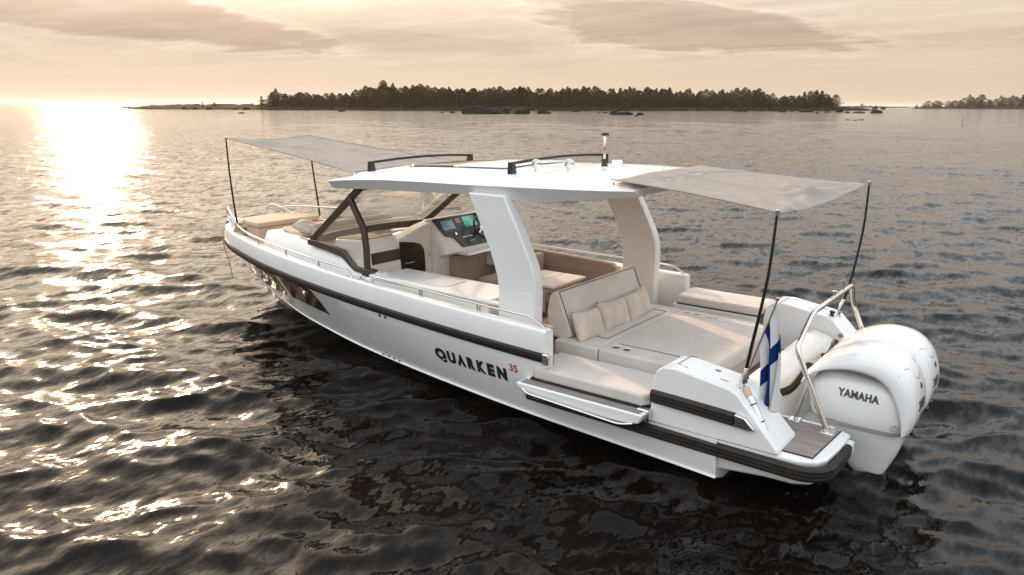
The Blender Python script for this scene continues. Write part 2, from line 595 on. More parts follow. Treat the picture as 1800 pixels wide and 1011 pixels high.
# ------------------------------------------------------------------ water
def build_water():
    rng = np.random.default_rng(11)
    cx, cy = 0.0, 5.0
    rs = [0.0]
    while rs[-1] < 30000:
        r_ = rs[-1]
        rs.append(r_ + (max(0.042, 0.0072 * r_) if r_ < 350 else 0.022 * r_))
    rs = np.array(rs[1:])
    ang = np.concatenate([np.linspace(R(-130), R(50), 880, endpoint=False), np.linspace(R(50), R(230), 180, endpoint=False)])
    nr, na = len(rs), len(ang)
    RR, AA = np.meshgrid(rs, ang, indexing='ij')
    X = cx + RR * np.cos(AA)
    Y = cy + RR * np.sin(AA)
    sp = np.maximum(0.042, 0.0072 * RR)
    Z = np.zeros_like(X)
    DX = np.zeros_like(X)
    DY = np.zeros_like(X)
    wind = R(124)
    for i in range(108):
        c_ = rng.random()
        if c_ < 0.46:
            lam, sl, spread = 0.17 + 0.33 * rng.random(), 0.032, 0.60
        elif c_ < 0.86:
            lam, sl, spread = 0.5 + 1.0 * rng.random() ** 1.3, 0.036, 0.44
        else:
            lam, sl, spread = 1.5 + 3.2 * rng.random(), 0.023, 0.34
        th = wind + rng.normal(0, spread)
        k = 2 * math.pi / lam
        amp = sl * (0.55 + 0.9 * rng.random()) / k
        ph = rng.random() * 2 * math.pi
        # waves come in groups
        gl = lam * (5 + 7 * rng.random())
        gth = th + rng.normal(0, 0.8)
        m_ = int(np.searchsorted(rs, lam / 0.0072 / 2.4))
        if m_ < 4:
            continue
        x_, y_ = X[:m_], Y[:m_]
        fade = np.clip((lam / sp[:m_] - 2.5) / 2.5, 0, 1)
        arg = k * (x_ * math.cos(th) + y_ * math.sin(th)) + ph
        grp = 0.7 + 0.55 * np.sin(2 * math.pi / gl * (x_ * math.cos(gth) + y_ * math.sin(gth)) + ph * 3)
        a = amp * fade * grp
        Z[:m_] += a * np.sin(arg)
        ca = 0.8 * a * np.cos(arg)
        DX[:m_] += ca * math.cos(th)
        DY[:m_] += ca * math.sin(th)
    V = np.stack([X + DX, Y + DY, Z], -1).reshape(-1, 3)
    V = np.vstack([V, [[cx, cy, 0.0]]])
    ii, jj = np.meshgrid(np.arange(nr - 1), np.arange(na), indexing='ij')
    j2 = (jj + 1) % na
    q = np.stack([ii * na + jj, (ii + 1) * na + jj, (ii + 1) * na + j2, ii * na + j2], -1).reshape(-1, 4)
    c = len(V) - 1
    tri = np.stack([np.full(na, c), np.arange(na), (np.arange(na) + 1) % na], -1)
    me = bpy.data.meshes.new('sea')
    nq, nt = len(q), len(tri)
    me.vertices.add(len(V))
    me.vertices.foreach_set('co', V.ravel())
    me.loops.add(nq * 4 + nt * 3)
    me.loops.foreach_set('vertex_index', np.concatenate([q.ravel(), tri.ravel()]))
    me.polygons.add(nq + nt)
    st = np.concatenate([np.arange(nq) * 4, nq * 4 + np.arange(nt) * 3])
    me.polygons.foreach_set('loop_start', st)
    me.polygons.foreach_set('use_smooth', np.ones(nq + nt, dtype=bool))
    me.update(calc_edges=True)
    mt = bpy.data.materials.new('sea_water')
    mt.use_nodes = True
    t = NT(mt.node_tree)
    co = t.n('ShaderNodeTexCoord').outputs['Object']
    # wave slopes too short for the mesh: two independent slope fields turned to the wind
    slope = None
    for sc, st_, k_, rot in ((0.9, (2.2, 1.0, 1), (0.62, 0.24), -56), (2.4, (2.3, 1.0, 1), (1.00, 0.40), -50), (7.5, (2.5, 1.0, 1), (0.66, 0.30), -60), (19.0, (2.2, 1.0, 1), (0.42, 0.22), -46)):
        mpn = t.n('ShaderNodeMapping', i={'Vector': co, 'Rotation': (0, 0, R(-rot)), 'Scale': st_})
        nz = t.n('ShaderNodeTexNoise', i={'Vector': mpn.outputs[0], 'Scale': sc, 'Detail': 2.0, 'Roughness': 0.5, 'Distortion': 0.35})
        d_ = t.vmath('SUBTRACT', nz.outputs['Color'], (0.5, 0.5, 0.5)).outputs[0]
        d_ = t.vmath('MULTIPLY', d_, (k_[0], k_[1], 0.0)).outputs[0]
        rt_ = t.n('ShaderNodeVectorRotate', rotation_type='Z_AXIS', i={'Vector': d_, 'Angle': R(rot)})
        slope = rt_.outputs[0] if slope is None else t.vmath('ADD', slope, rt_.outputs[0]).outputs[0]
    nn_ = t.n('ShaderNodeNewGeometry').outputs['Normal']
    # near the boat the mesh itself carries the waves; farther out the slope fields take over
    far = t.smooth(t.vmath('LENGTH', co).outputs['Value'], 8.0, 70.0)
    sc_ = t.n('ShaderNodeVectorMath', operation='SCALE', i={0: slope})
    t.link(t.math('ADD', 0.5, t.math('MULTIPLY', far, 0.45)), sc_.inputs['Scale'])
    bp = t.vmath('NORMALIZE', t.vmath('ADD', nn_, sc_.outputs[0]).outputs[0])
    b = t.n('ShaderNodeBsdfPrincipled', i={'Base Color': (0.0045, 0.0028, 0.0019, 1), 'Roughness': 0.085, 'IOR': 1.333, 'Specular IOR Level': 0.2, 'Normal': bp.outputs[0]})
    t.n('ShaderNodeOutputMaterial', i={0: b.outputs[0]})
    me.materials.append(mt)
    o = bpy.data.objects.new('sea', me)
    COL.objects.link(o)
    tag(o, 'dark rippled sea water with sun glitter', 'water', kind='structure')
    return o


build_water()

# ------------------------------------------------------------------ the boat (x forward, y to port, z up from the waterline)
boat = thing('motor_boat', 'white open motor boat with hard top, sun awnings and twin white outboards', 'boat', (4.6, 0, 0))

RX = [.85, 1.6, 2.57, 3.3, 4.1, 5.0, 5.9, 6.8, 7.6, 8.3, 8.9, 9.35, 9.7, 9.92, 10.0]
RY = [1.60, 1.60, 1.60, 1.585, 1.545, 1.475, 1.38, 1.245, 1.085, .90, .71, .535, .36, .17, 0]
CX = [.85 + (x - .85) * .967 for x in RX]
CY = [1.53, 1.48, 1.42, 1.36, 1.27, 1.16, 1.03, .87, .71, .55, .41, .29, .18, .08, 0]
CZ = [.085, .09, .095, .10, .105, .115, .13, .165, .21, .30, .39, .46, .53, .58, .61]
KX = [.85, 1.6, 2.55, 3.25, 4.0, 4.9, 5.75, 6.6, 7.3, 7.95, 8.5, 8.85, 9.2, 9.5, 9.68]
KZ = [-.52] * 7 + [-.43, -.38, -.30, -.18, -.04, .15, .40, .60]


def zr(x):
    return .79 + .024 * (x - 2.6)


def zg(x):
    return 1.05 + .021 * (x - 2.6)


KD = 5  # subdivision between stations
ROW_R = catmull([(x, y, zr(x)) for x, y in zip(RX, RY)], KD)
ROW_C = catmull(list(zip(CX, CY, CZ)), KD)
ROW_K = catmull([(x, 0, z) for x, z in zip(KX, KZ)], KD)
NS = len(ROW_R)


def plan_normal(i):
    a, b = ROW_R[max(i - 1, 0)], ROW_R[min(i + 1, NS - 1)]
    t = Vector((b.x - a.x, b.y - a.y, 0))
    if i == NS - 1:
        return Vector((1, 0, 0))
    n = Vector((-t.y, t.x, 0))
    n = -n if n.y < 0 else n
    return n.normalized()


def hull_section(i, top=True):
    """points from keel to the inside of the gunwale, port half"""
    k, c, r = ROW_K[i], ROW_C[i], ROW_R[i]
    n = plan_normal(i)
    f = min(1.0, max(0.0, (r.x - 4.5) / 4.5))
    c2 = c + n * .055 * (1 - f * .7) + Vector((0, 0, .016))
    c3 = c2 + Vector((0, 0, .014)) - n * .020 * (1 - f)
    r0 = r + Vector((0, 0, -.055))
    mid = []
    for t in (.2, .4, .6, .8):
        p = c3.lerp(r0, t)
        p = p - n * (.05 * f * math.sin(math.pi * t)) + n * (.025 * (1 - f) * math.sin(math.pi * t))
        mid.append(p)
    pts = [k, k.lerp(c, .5) + Vector((0, 0, .02)), c, c2, c3] + mid + [r0]
    zt = zg(r.x)

    def off(d, z):
        p = r - n * d
        return Vector((p.x, max(p.y, 0), z))
    pts += [off(.0, r.z + .055), off(.004, zt - .035), off(.012, zt - .012), off(.03, zt), off(.075, zt + .004), off(.12, zt), off(.135, zt - .014), off(.14, zt - .06)]
    return pts


i_cut = 2 * KD  # x = 2.57


def build_hull():
    secs = [hull_section(i) for i in range(i_cut, NS)]
    nv = len(secs[0])
    verts, faces = [], []
    for sgn in (1, -1):
        o = len(verts)
        for s in secs:
            verts += [(p.x, p.y * sgn, p.z) for p in s]
        faces += [tuple(a + o for a in f) for f in grid_faces(len(secs), nv)]
        # aft part, cut down for the terraces, closed by a flat ledge
        o = len(verts)
        low = []
        for i in range(0, i_cut + 1):
            s = hull_section(i)
            keep = [p for p in s[:10] if p.z < .43 or p in s[:6]]
            base = s[:7]
            zc = .44
            a, b = s[6], s[9]
            top = a.lerp(b, (zc - a.z) / (b.z - a.z))
            low.append(base + [top, Vector((top.x, 1.05, zc))])
        nl = len(low[0])
        for s in low:
            verts += [(p.x, p.y * sgn, p.z) for p in s]
        faces += [tuple(a + o for a in f) for f in grid_faces(len(low), nl)]
        # transom
        faces.append(tuple(o + k for k in range(nl - 1)) + (len(verts),))
        verts.append((.85, 0, .44))
        # end face of the high side at the step
        e = secs[0]
        o2 = len(verts)
        ring = [p for p in e[6:]]
        verts += [(2.57, p.y * sgn, p.z) for p in ring]
        verts += [(2.57, 1.46 * sgn, .40), (2.57, ring[0].y * sgn, .40)]
        faces.append(tuple(range(o2, len(verts))))
    return make('hull', verts, faces, hull_gel, boat, smooth=True, angle=26)


hull = build_hull()
hull_bvh = bvh_of(hull)


def rub_strip(name, path, r, parent, material=rubber, hgt=.05, out=.035):
    """D-shaped rubber strip: path = list of (point, outward normal)"""
    verts, nseg = [], 9
    prof = [(-.01, -hgt), (out * .55, -hgt * .98), (out * .9, -hgt * .62), (out * .82, -hgt * .2), (out, 0), (out * .9, hgt * .3), (out * .96, hgt * .62), (out * .55, hgt * .98), (-.01, hgt)]
    for p, n in path:
        for a, b in prof:
            verts.append(p + n * a + Vector((0, 0, b)))
    f = grid_faces(len(path), len(prof))
    f.append(tuple(range(len(prof))))
    f.append(tuple((len(path) - 1) * len(prof) + k for k in range(len(prof))))
    return make(name, verts, f, material, parent, smooth=True, angle=40)


for sgn in (1, -1):
    path = []
    for i in range(i_cut, NS):
        n = plan_normal(i)
        p = ROW_R[i]
        path.append((Vector((p.x, p.y * sgn, p.z)), Vector((n.x, n.y * sgn, 0))))
    rr = rub_strip('rub_rail', path, .05, boat, hgt=.045, out=.028)
    box('end_cap', 2.50, 2.572, *sorted((sgn * 1.585, sgn * 1.642)), zr(2.5) - .056, zr(2.5) + .056, steel, rr, bevel=.012)

# inner bulwark walls and deck ------------------------------------------------
for sgn in (1, -1):
    verts = []
    idx = [i for i in range(i_cut, NS) if ROW_R[i].x < 5.7]
    for i in idx:
        s = hull_section(i)
        p = s[-1]
        verts += [(p.x, p.y * sgn, p.z), (p.x, (p.y - .015) * sgn, .80), (p.x, (p.y - .05 - .05 * (p.x - 2.57)) * sgn, .37)]
    make('bulwark_lining', verts, grid_faces(len(idx), 3), gel_in, boat, smooth=True)
# foredeck sheet
verts = []
idx = [i for i in range(i_cut, NS) if ROW_R[i].x > 6.3]
for i in idx:
    p = hull_section(i)[-1]
    z = zg(p.x) - .05
    verts += [(p.x, p.y, z), (p.x, p.y * .33, z + .004), (p.x, -p.y * .33, z + .004), (p.x, -p.y, z)]
deck = make('foredeck', verts, grid_faces(len(idx), 4), deck_tan, boat)
for sgn in (1, -1):
    verts = []
    ii_ = [i for i in range(i_cut, NS) if 5.0 < ROW_R[i].x < 6.45]
    for i in ii_:
        p = hull_section(i)[-1]
        verts += [(p.x, p.y * sgn, zg(p.x) - .052), (p.x, 1.06 * sgn, zg(p.x) - .052)]
    make('side_deck', verts, grid_faces(len(ii_), 2), deck_tan, boat)
# narrow tan side deck ledge beside the port coaming, and the same to starboard
for sgn in (1, -1):
    verts = []
    for i in [i for i in range(i_cut, NS) if (2.7 if sgn > 0 else 3.4) < ROW_R[i].x < 5.35]:
        p = hull_section(i)[-1]
        verts += [(p.x, p.y * sgn, .985), (p.x, 1.2 * sgn, .985)]
    make('side_deck', verts, grid_faces(len(verts) // 2, 2), deck_tan, boat)

# cockpit floor with teak planks
floor = prism('cockpit_floor', [(.9, -1.45), (.9, 1.45), (2.6, 1.42), (4.0, 1.24), (5.65, 1.02), (5.65, -1.02), (4.0, -1.24), (2.6, -1.42)], .33, .372, 'z', caulk, boat)
for k in range(26):
    y0 = -1.46 + k * .113
    x0, x1 = .92, interp(max(abs(y0), abs(y0 + .113)), [1.0, 1.02, 1.24, 1.42, 1.5], [5.62, 5.6, 3.95, 2.55, 2.0])
    box('plank', x0, x1, y0 + .004, y0 + .109, .372, .384, teak, floor, bevel=.002, seg=1)

# portlights of the hull: two dark panes on each side
HW1 = [(450, 464), (452, 474), (466, 497), (505, 519), (504, 515), (481, 481), (470, 474)]
HW2 = [(491, 488), (515, 522), (580, 553), (561, 528), (546, 511), (538, 505)]


def pix_dir(u, v):
    return (fw * F_PX + rt2 * (u - 900) + up2 * (505.5 - v)).normalized()


def on_hull(u, v, lift=.004):
    h, n, i, d = hull_bvh.ray_cast(CAM, pix_dir(u, v))
    if h is None:
        return None
    if n.dot(pix_dir(u, v)) > 0:
        n = -n
    return h, n


def hull_pane(name, poly, material, parent, lift=.006):
    """a pane lying on the hull skin: outline given on the port side, mirrored to starboard"""
    bnd = []
    n = len(poly)
    for a in range(n):
        p, q = poly[a], poly[(a + 1) % n]
        bnd += [(p[0] + (q[0] - p[0]) * k / 6, p[1] + (q[1] - p[1]) * k / 6) for k in range(6)]
    cu = sum(p[0] for p in bnd) / len(bnd)
    cv_ = sum(p[1] for p in bnd) / len(bnd)
    N = len(bnd)
    pts = []
    for rr_ in (1, .8, .6, .4, .2):
        for (u, v) in bnd:
            h, nn = on_hull(cu + (u - cu) * rr_, cv_ + (v - cv_) * rr_)
            pts.append(h + nn * lift)
    h, nn = on_hull(cu, cv_)
    pts.append(h + nn * lift)
    skirt = [on_hull(u, v) for u, v in bnd]
    pts += [h - nn * .02 for h, nn in skirt]
    F = []
    for r_ in range(4):
        for k in range(N):
            F.append((r_ * N + k, r_ * N + (k + 1) % N, (r_ + 1) * N + (k + 1) % N, (r_ + 1) * N + k))
    F += [(4 * N + k, 4 * N + (k + 1) % N, 5 * N) for k in range(N)]
    F += [(k, (k + 1) % N, 5 * N + 1 + (k + 1) % N, 5 * N + 1 + k) for k in range(N)]
    for sgn in (1, -1):
        make(name, [Vector((p.x, p.y * sgn, p.z)) for p in pts], F, material, parent, smooth=True, angle=30)


hull_pane('hull_window', HW1, hull_glass, hull)
hull_pane('hull_window', HW2, hull_glass, hull)
# drain fittings
for (u, v) in ((667.5, 554), (677.5, 557.5), (674.5, 621.5), (684, 625.5), (693, 629.5), (702.5, 633.5)):
    r = on_hull(u, v)
    for sgn in (1, -1):
        h = Vector((r[0].x, r[0].y * sgn, r[0].z))
        n = Vector((r[1].x, r[1].y * sgn, r[1].z))
        d = lathe('drain_fitting', h - n * .01, n, [(0, .022), (.015, .022), (.018, .017), (.010, .014), (.009, 0)], steel, hull, n=14)
        lathe('drain_hole', h, n, [(.0, .0145), (.0105, .0145), (.0112, 0)], black, d, n=12)

# name on the hull ------------------------------------------------------------
A0, A1 = on_hull(768, 627)[0], on_hull(893, 668)[0]
udir = (A1 - A0).normalized()
vtop = on_hull(768.5, 605)[0]
LET_H = .118
UPV = Vector((0, 0, 1))
size = LET_H / .69


def hull_word(letters, start, end, sgn=1):
    d = (end - start)
    total = d.length
    u = d.normalized()
    for ch, f0, wdt in letters:
        flip = ch == '^'
        body = 'V' if flip else ch
        v, f = text_mesh(body, size, 1.0, .013)
        x0, x1 = min(c.x for c in v), max(c.x for c in v)
        sc = wdt * total / (x1 - x0)
        vs = []
        for c in v:
            y = c.y if not flip else size * .69 - c.y
            p = start + u * (f0 * total + (c.x - x0) * sc) + UPV * (y * LET_H / (.69 * size))
            q = stick(hull_bvh, (p.x, p.y, p.z), (0, -1, 0), .004)
            vs.append((q.x, q.y * sgn, q.z))
        make('letter', vs, f, ink, hull)


LETTERS = [('Q', 0.0, .165), ('U', .185, .12), ('^', .322, .125), ('R', .470, .11), ('K', .605, .115), ('E', .745, .095), ('N', .875, .125)]
hull_word(LETTERS, A0, A1)
B0, B1 = on_hull(895.5, 650)[0], on_hull(910.5, 655)[0]
v, f = text_mesh('35', .11, 1.0, .003)
wd = max(c.x for c in v)
uu = (B1 - B0)
vs = [stick(hull_bvh, B0 + uu * (c.x / wd) + UPV * c.y * .95, (0, -1, 0), .004) for c in v]
make('model_number', vs, f, ink_red, hull)
# the same name on the starboard side, reading towards the bow
vs0 = Vector((A1.x, -A1.y, A1.z)); vs1 = Vector((A0.x, -A0.y, A0.z))


def hull_word_stbd():
    total = (vs1 - vs0).length
    u = (vs1 - vs0).normalized()
    for ch, f0, wdt in LETTERS:
        flip = ch == '^'
        v, f = text_mesh('V' if flip else ch, size, 1.0, .013)
        x0, x1 = min(c.x for c in v), max(c.x for c in v)
        sc = wdt * total / (x1 - x0)
        vs = []
        for c in v:
            y = c.y if not flip else size * .69 - c.y
            p = vs0 + u * (f0 * total + (c.x - x0) * sc) + UPV * (y * LET_H / (.69 * size))
            vs.append(stick(hull_bvh, p, (0, 1, 0), .004))
        make('letter', vs, f, ink, hull)


hull_word_stbd()

# cabin trunk, foredeck furniture ---------------------------------------------
TRX = [5.25, 5.9, 6.6, 7.2, 7.8, 8.2]
TRY = [1.26, 1.20, 1.11, 1.00, .88, .76]


def ty(x, dz=0):
    return interp(x, TRX, TRY) - dz * .35


TOPX = [5.25, 5.62, 5.92, 6.62, 7.2, 8.1]
TOPZ = [1.16, 1.17, 1.285, 1.335, 1.36, 1.33]
verts, faces = [], []
xs = [5.25, 5.45, 5.62, 5.7, 5.8, 5.92, 6.1, 6.3, 6.62, 6.9, 7.2, 7.5, 7.8, 8.1]
for sgn in (1, -1):
    o = len(verts)
    for x in xs:
        zt = interp(x, TOPX, TOPZ)
        for z, dy in ((.98, 0), ((.98 + zt) / 2 + .02, .035), (zt - .02, .09), (zt, .115), (zt, .22), (.9, .23)):
            verts.append((x + (z - 1.1) * -.12 * (x > 7.6), (ty(x) - dy) * sgn, z))
    faces += [tuple(a + o for a in f) for f in grid_faces(len(xs), 6)]
    faces.append(tuple(o + k for k in range(6)))
trunk = make('cabin_trunk', verts, faces, gel, boat, smooth=True, angle=35)
prism('trunk_top', [(6.42, -.95), (6.42, .95), (7.2, .86), (8.08, .62), (8.08, -.62), (7.2, -.86)], 1.20, 1.322, 'z', gel, trunk, bevel=.02)
prism('trunk_front', [(.70, .98), (.60, 1.325), (-.60, 1.325), (-.70, .98)], 8.0, lambda p: 8.27 if p[1] < 1.1 else 8.10, 'x', gel, trunk, bevel=.015)

# bow bench (box with cushion), sun pad and its roll
bb = prism('bow_bench', [(8.5, -.56), (8.5, .56), (8.85, .50), (9.15, .36), (9.2, 0), (9.15, -.36), (8.85, -.50)], 1.1, 1.30, 'z', fabric_tan, boat, bevel=.03, seg=3)
prism('bench_cushion', [(8.48, -.58), (8.48, .58), (8.86, .52), (9.18, .37), (9.23, 0), (9.18, -.37), (8.86, -.52)], 1.302, 1.375, 'z', fabric_tan, bb, bevel=.025, seg=3)
sp = prism('sun_pad', [(7.16, -.80), (7.16, .80), (7.5, .73), (7.9, .56), (7.9, -.56), (7.5, -.73)], 1.325, 1.385, 'z', fabric_tan, boat, bevel=.025, seg=3)
for a, b in ((-.74, -.03), (-.02, .69)):
    prism('pad_backrest', [(7.02, 1.33), (7.22, 1.37), (7.18, 1.50), (7.05, 1.515), (6.97, 1.46)], a, b, 'y', fabric_tan, sp, bevel=.03, seg=3)

# rails along the gunwale -----------------------------------------------------


def gun_pt(x, inset, h, sgn=1):
    i = min(range(NS), key=lambda k: abs(ROW_R[k].x - x))
    j = min(i + 1, NS - 1) if ROW_R[i].x < x else max(i - 1, 0)
    a, b = ROW_R[i], ROW_R[j]
    t = 0 if abs(b.x - a.x) < 1e-6 else (x - a.x) / (b.x - a.x)
    p = a.lerp(b, t)
    n = plan_normal(i)
    p = p - n * inset
    return Vector((p.x, p.y * sgn, zg(x) + h))


for sgn in (1, -1):
    # aft rail
    xs = np.linspace(2.62, 5.12, 16)
    pts = [gun_pt(2.60, .075, -.005, sgn)] + [gun_pt(x, .075, .085, sgn) for x in np.linspace(2.78, 5.05, 14)] + [gun_pt(5.18, .075, -.005, sgn)]
    g = tube('grab_rail', fillet(pts, .12), .0125, steel, boat)
    for x in (3.45, 4.3):
        for dx in (-.018, .018):
            tube('stanchion', [gun_pt(x + dx, .075, 0, sgn), gun_pt(x + dx, .075, .085, sgn)], .008, steel, g, n=6)
    # bow rail, rising to the stem
    pts = [gun_pt(5.52, .075, -.005, sgn)] + [gun_pt(x, .075, .085, sgn) for x in (5.66, 6.2, 6.8, 7.4, 7.9, 8.4)] + [gun_pt(8.8, .08, .10, sgn), gun_pt(9.1, .09, .14, sgn), gun_pt(9.3, .08, .24, sgn), gun_pt(9.52, .06, .30, sgn), gun_pt(9.62, .05, .22, sgn), gun_pt(9.45, .09, .0, sgn)]
    g = tube('bow_rail', fillet(pts, .12), .0135, steel, boat)
    for x in (6.25, 7.1, 8.0, 8.75):
        tube('stanchion', [gun_pt(x, .075, 0, sgn), gun_pt(x, .075, .088, sgn)], .010, steel, g, n=6)
    tube('stanchion', [gun_pt(9.2, .10, 0, sgn), gun_pt(9.3, .08, .24, sgn)], .012, steel, g, n=6)
    # tall pulpit hoop
    hp = [gun_pt(9.22, .12, 0, sgn), gun_pt(9.36, .08, .27, sgn), gun_pt(8.9, .10, .30, sgn), gun_pt(8.35, .10, .31, sgn), gun_pt(7.9, .10, .32, sgn), gun_pt(7.7, .12, 0, sgn)]
    if sgn == -1:
        tube('pulpit_hoop', fillet(hp, .14), .014, steel, boat)
    else:
        tube('pulpit_hoop', fillet([gun_pt(9.45, .14, 0, sgn), gun_pt(9.62, .08, .30, sgn), gun_pt(9.78, .08, .29, sgn), gun_pt(9.68, .12, 0, sgn)], .09), .014, steel, boat)
    # mooring cleats
    for x in (5.36,):
        c = lathe('mooring_cleat', gun_pt(x, .075, 0, sgn), (0, 0, 1), [(0, .035), (.008, .035), (.012, .012), (.045, .012)], steel, boat, n=10)
        tube('cleat_horn', [gun_pt(x - .11, .075, .05, sgn), gun_pt(x, .075, .045, sgn), gun_pt(x + .11, .075, .05, sgn)], [.006, .013, .006], steel, c, n=6)

# anchor roller and hanging bow line
ar = box('anchor_roller', 9.72, 10.12, -.06, .06, 1.185, 1.225, steel, boat, bevel=.012)
tube('anchor_shank', [(9.6, 0, 1.25), (10.1, 0, 1.24), (10.2, 0, 1.15)], .018, steel, ar)
tube('bow_line', catmull([(9.80, .29, 1.15), (9.86, .30, 1.05), (9.84, .31, .85), (9.76, .30, .62), (9.72, .29, .42), (9.70, .30, .30)], 5), .008, rope_mat, boat, n=6)
# neat coil of rope in the bow
cv = []
for k in range(5):
    cv.append(tube_geo([(9.05 + (.13 - .01 * k) * math.cos(a), .50 + (.10 - .01 * k) * math.sin(a), 1.165 + .022 * k) for a in np.linspace(0, 2 * math.pi, 18)[:-1]], .012, 6, True))
V, F = join_geo(cv)
make('rope_coil', V, F, rope_mat, boat, smooth=True)

# windshield ------------------------------------------------------------------


def bar(name, pts, wdt, dep, side, material, parent, bevel=.008):
    """flat bar swept along pts; wdt is measured in the plane of 'side', dep along 'side'"""
    pts = [Vector(p) for p in pts]
    side = Vector(side).normalized()
    V = []
    N = len(pts)
    for i, p in enumerate(pts):
        d1 = (pts[i] - pts[i - 1]).normalized() if i > 0 else None
        d2 = (pts[i + 1] - pts[i]).normalized() if i < N - 1 else None
        t = ((d1 or d2) + (d2 or d1)).normalized()
        n = t.cross(side).normalized()
        sc = 1.0
        if d1 and d2:
            sc = 1 / max(.5, math.sqrt((1 + d1.dot(d2)) / 2))
        ws = wdt[i] if isinstance(wdt, (list, tuple)) else wdt
        for a, b in ((-1, -1), (1, -1), (1, 1), (-1, 1)):
            V.append(p + n * a * ws / 2 * sc + side * b * dep / 2)
    F = []
    for i in range(N - 1):
        for k in range(4):
            F.append((i * 4 + k, i * 4 + (k + 1) % 4, (i + 1) * 4 + (k + 1) % 4, (i + 1) * 4 + k))
    F += [(3, 2, 1, 0), tuple((N - 1) * 4 + k for k in range(4))]
    return make(name, V, F, material, parent, bevel=bevel)


wf = bar('windshield_frame', [(6.62, -1.03, 1.385), (6.74, -.5, 1.395), (6.77, 0, 1.40), (6.74, .5, 1.395), (6.62, 1.03, 1.385)], .085, .10, (0, 0, 1), dark_metal, boat)
for sgn in (1, -1):
    bar('corner_post', [(6.66, 1.04 * sgn, 1.36), (5.63, 1.08 * sgn, 2.13)], .078, .06, (0, 1, 0), dark_metal, wf)
    bar('side_post', [(5.465, 1.155 * sgn, 1.13), (5.485, 1.14 * sgn, 1.42), (5.535, 1.125 * sgn, 1.66), (5.83, 1.08 * sgn, 2.03)], .070, .055, (0, 1, 0), dark_metal, wf)
    bar('lower_frame', [(6.68, 1.045 * sgn, 1.375), (6.3, 1.085 * sgn, 1.355), (5.93, 1.12 * sgn, 1.315), (5.68, 1.15 * sgn, 1.165), (5.42, 1.165 * sgn, 1.150)], [.08, .085, .09, .06, .06], .06, (0, 1, 0), dark_metal, wf)
    box('frame_foot', 5.34, 5.53, *sorted((1.10 * sgn, 1.2 * sgn)), 1.085, 1.19, dark_metal, wf, bevel=.01)
    # side pane, a thin slab of glass
    p = [(6.58, 1.07 * sgn, 1.40), (5.93, 1.11 * sgn, 1.36), (5.70, 1.13 * sgn, 1.21), (5.53, 1.14 * sgn, 1.2), (5.55, 1.125 * sgn, 1.5), (5.82, 1.085 * sgn, 1.95)]
    V = [Vector(a) for a in p] + [Vector(a) - Vector((0, .006 * sgn, 0)) for a in p]
    n = len(p)
    make('side_pane', V, [tuple(range(n)), tuple(range(2 * n - 1, n - 1, -1))] + [(i, (i + 1) % n, n + (i + 1) % n, n + i) for i in range(n)], wind_glass, wf)
V = []
for t in np.linspace(0, 1, 7):
    for y in np.linspace(-1.0, 1.0, 9):
        bow_ = .14 * (1 - (y / 1.05) ** 2)
        V.append((6.62 + bow_ - t * .95, y * (1 + .03 * t), 1.42 + t * .69))
front = make('front_pane', V, grid_faces(7, 9), wind_glass, wf, smooth=True)
sm = front.modifiers.new('thickness', 'SOLIDIFY')
sm.thickness = .008
bar('top_frame', [(5.64, -1.06, 2.125), (5.76, -.5, 2.135), (5.80, 0, 2.14), (5.76, .5, 2.135), (5.64, 1.06, 2.125)], .07, .05, (0, 0, 1), dark_metal, wf)
# wiper motor lump
box('wiper_housing', 6.20, 6.32, -1.02, -.88, 1.42, 1.47, dark_metal, wf, bevel=.015)

# hard top ----------------------------------------------------------------------
RFX = [1.95, 2.1, 2.35, 2.52, 2.75, 3.05, 3.25, 3.8, 4.4, 5.0, 5.5, 5.8, 5.96]
LOW = [2.315, 2.30, 2.275, 2.25, 2.215, 2.19, 2.205, 2.22, 2.20, 2.18, 2.16, 2.145, 2.135]
UPE = [2.36, 2.36, 2.355, 2.35, 2.345, 2.335, 2.33, 2.315, 2.305, 2.29, 2.26, 2.235, 2.215]
PLT = [2.385, 2.40, 2.415, 2.42, 2.425, 2.425, 2.42, 2.405, 2.39, 2.37, 2.335, 2.295, 2.245]
WID = [1.10, 1.22, 1.28, 1.29, 1.30, 1.305, 1.305, 1.305, 1.30, 1.30, 1.30, 1.295, 1.28]
verts = []
rx = np.linspace(1.95, 5.96, 56)


def sm_interp(x, xs, ys):
    # light smoothing of a polyline
    return sum(interp(x + d, xs, ys) * g for d, g in ((-.10, .2), (-.05, .2), (0, .2), (.05, .2), (.10, .2)))


for x in rx:
    lo, ue, pl = (sm_interp(x, RFX, q) for q in (LOW, UPE, PLT))
    lo -= .016
    wd = sm_interp(x, RFX, WID)
    end = 0.0
    sec = [(wd - .20, lo + .012), (wd - .085, lo), (wd - .078, lo + .004), (wd - .003, ue - .006), (wd - .010, ue + .003), (wd - .16, ue + (pl - ue) * .42), (wd - .30, pl - .010), (wd - .325, pl - .002), (wd - .6, pl + .018), (wd * .25, pl + .034)]
    full = sec + [(-y, z) for y, z in reversed(sec)]
    verts += [(x, y, z) for y, z in full]
nsec = len(full)
faces = []
for i in range(len(rx) - 1):
    for k in range(nsec):
        faces.append((i * nsec + k, i * nsec + (k + 1) % nsec, (i + 1) * nsec + (k + 1) % nsec, (i + 1) * nsec + k))
faces += [tuple(range(nsec)), tuple((len(rx) - 1) * nsec + k for k in range(nsec))]
roof = make('hard_top', verts, faces, gel, boat, smooth=True, angle=11)
roof_bvh = bvh_of(roof)


def roof_z(x, y):
    h = roof_bvh.ray_cast(Vector((x, y, 4)), Vector((0, 0, -1)))
    return h[0].z if h[0] else 2.4


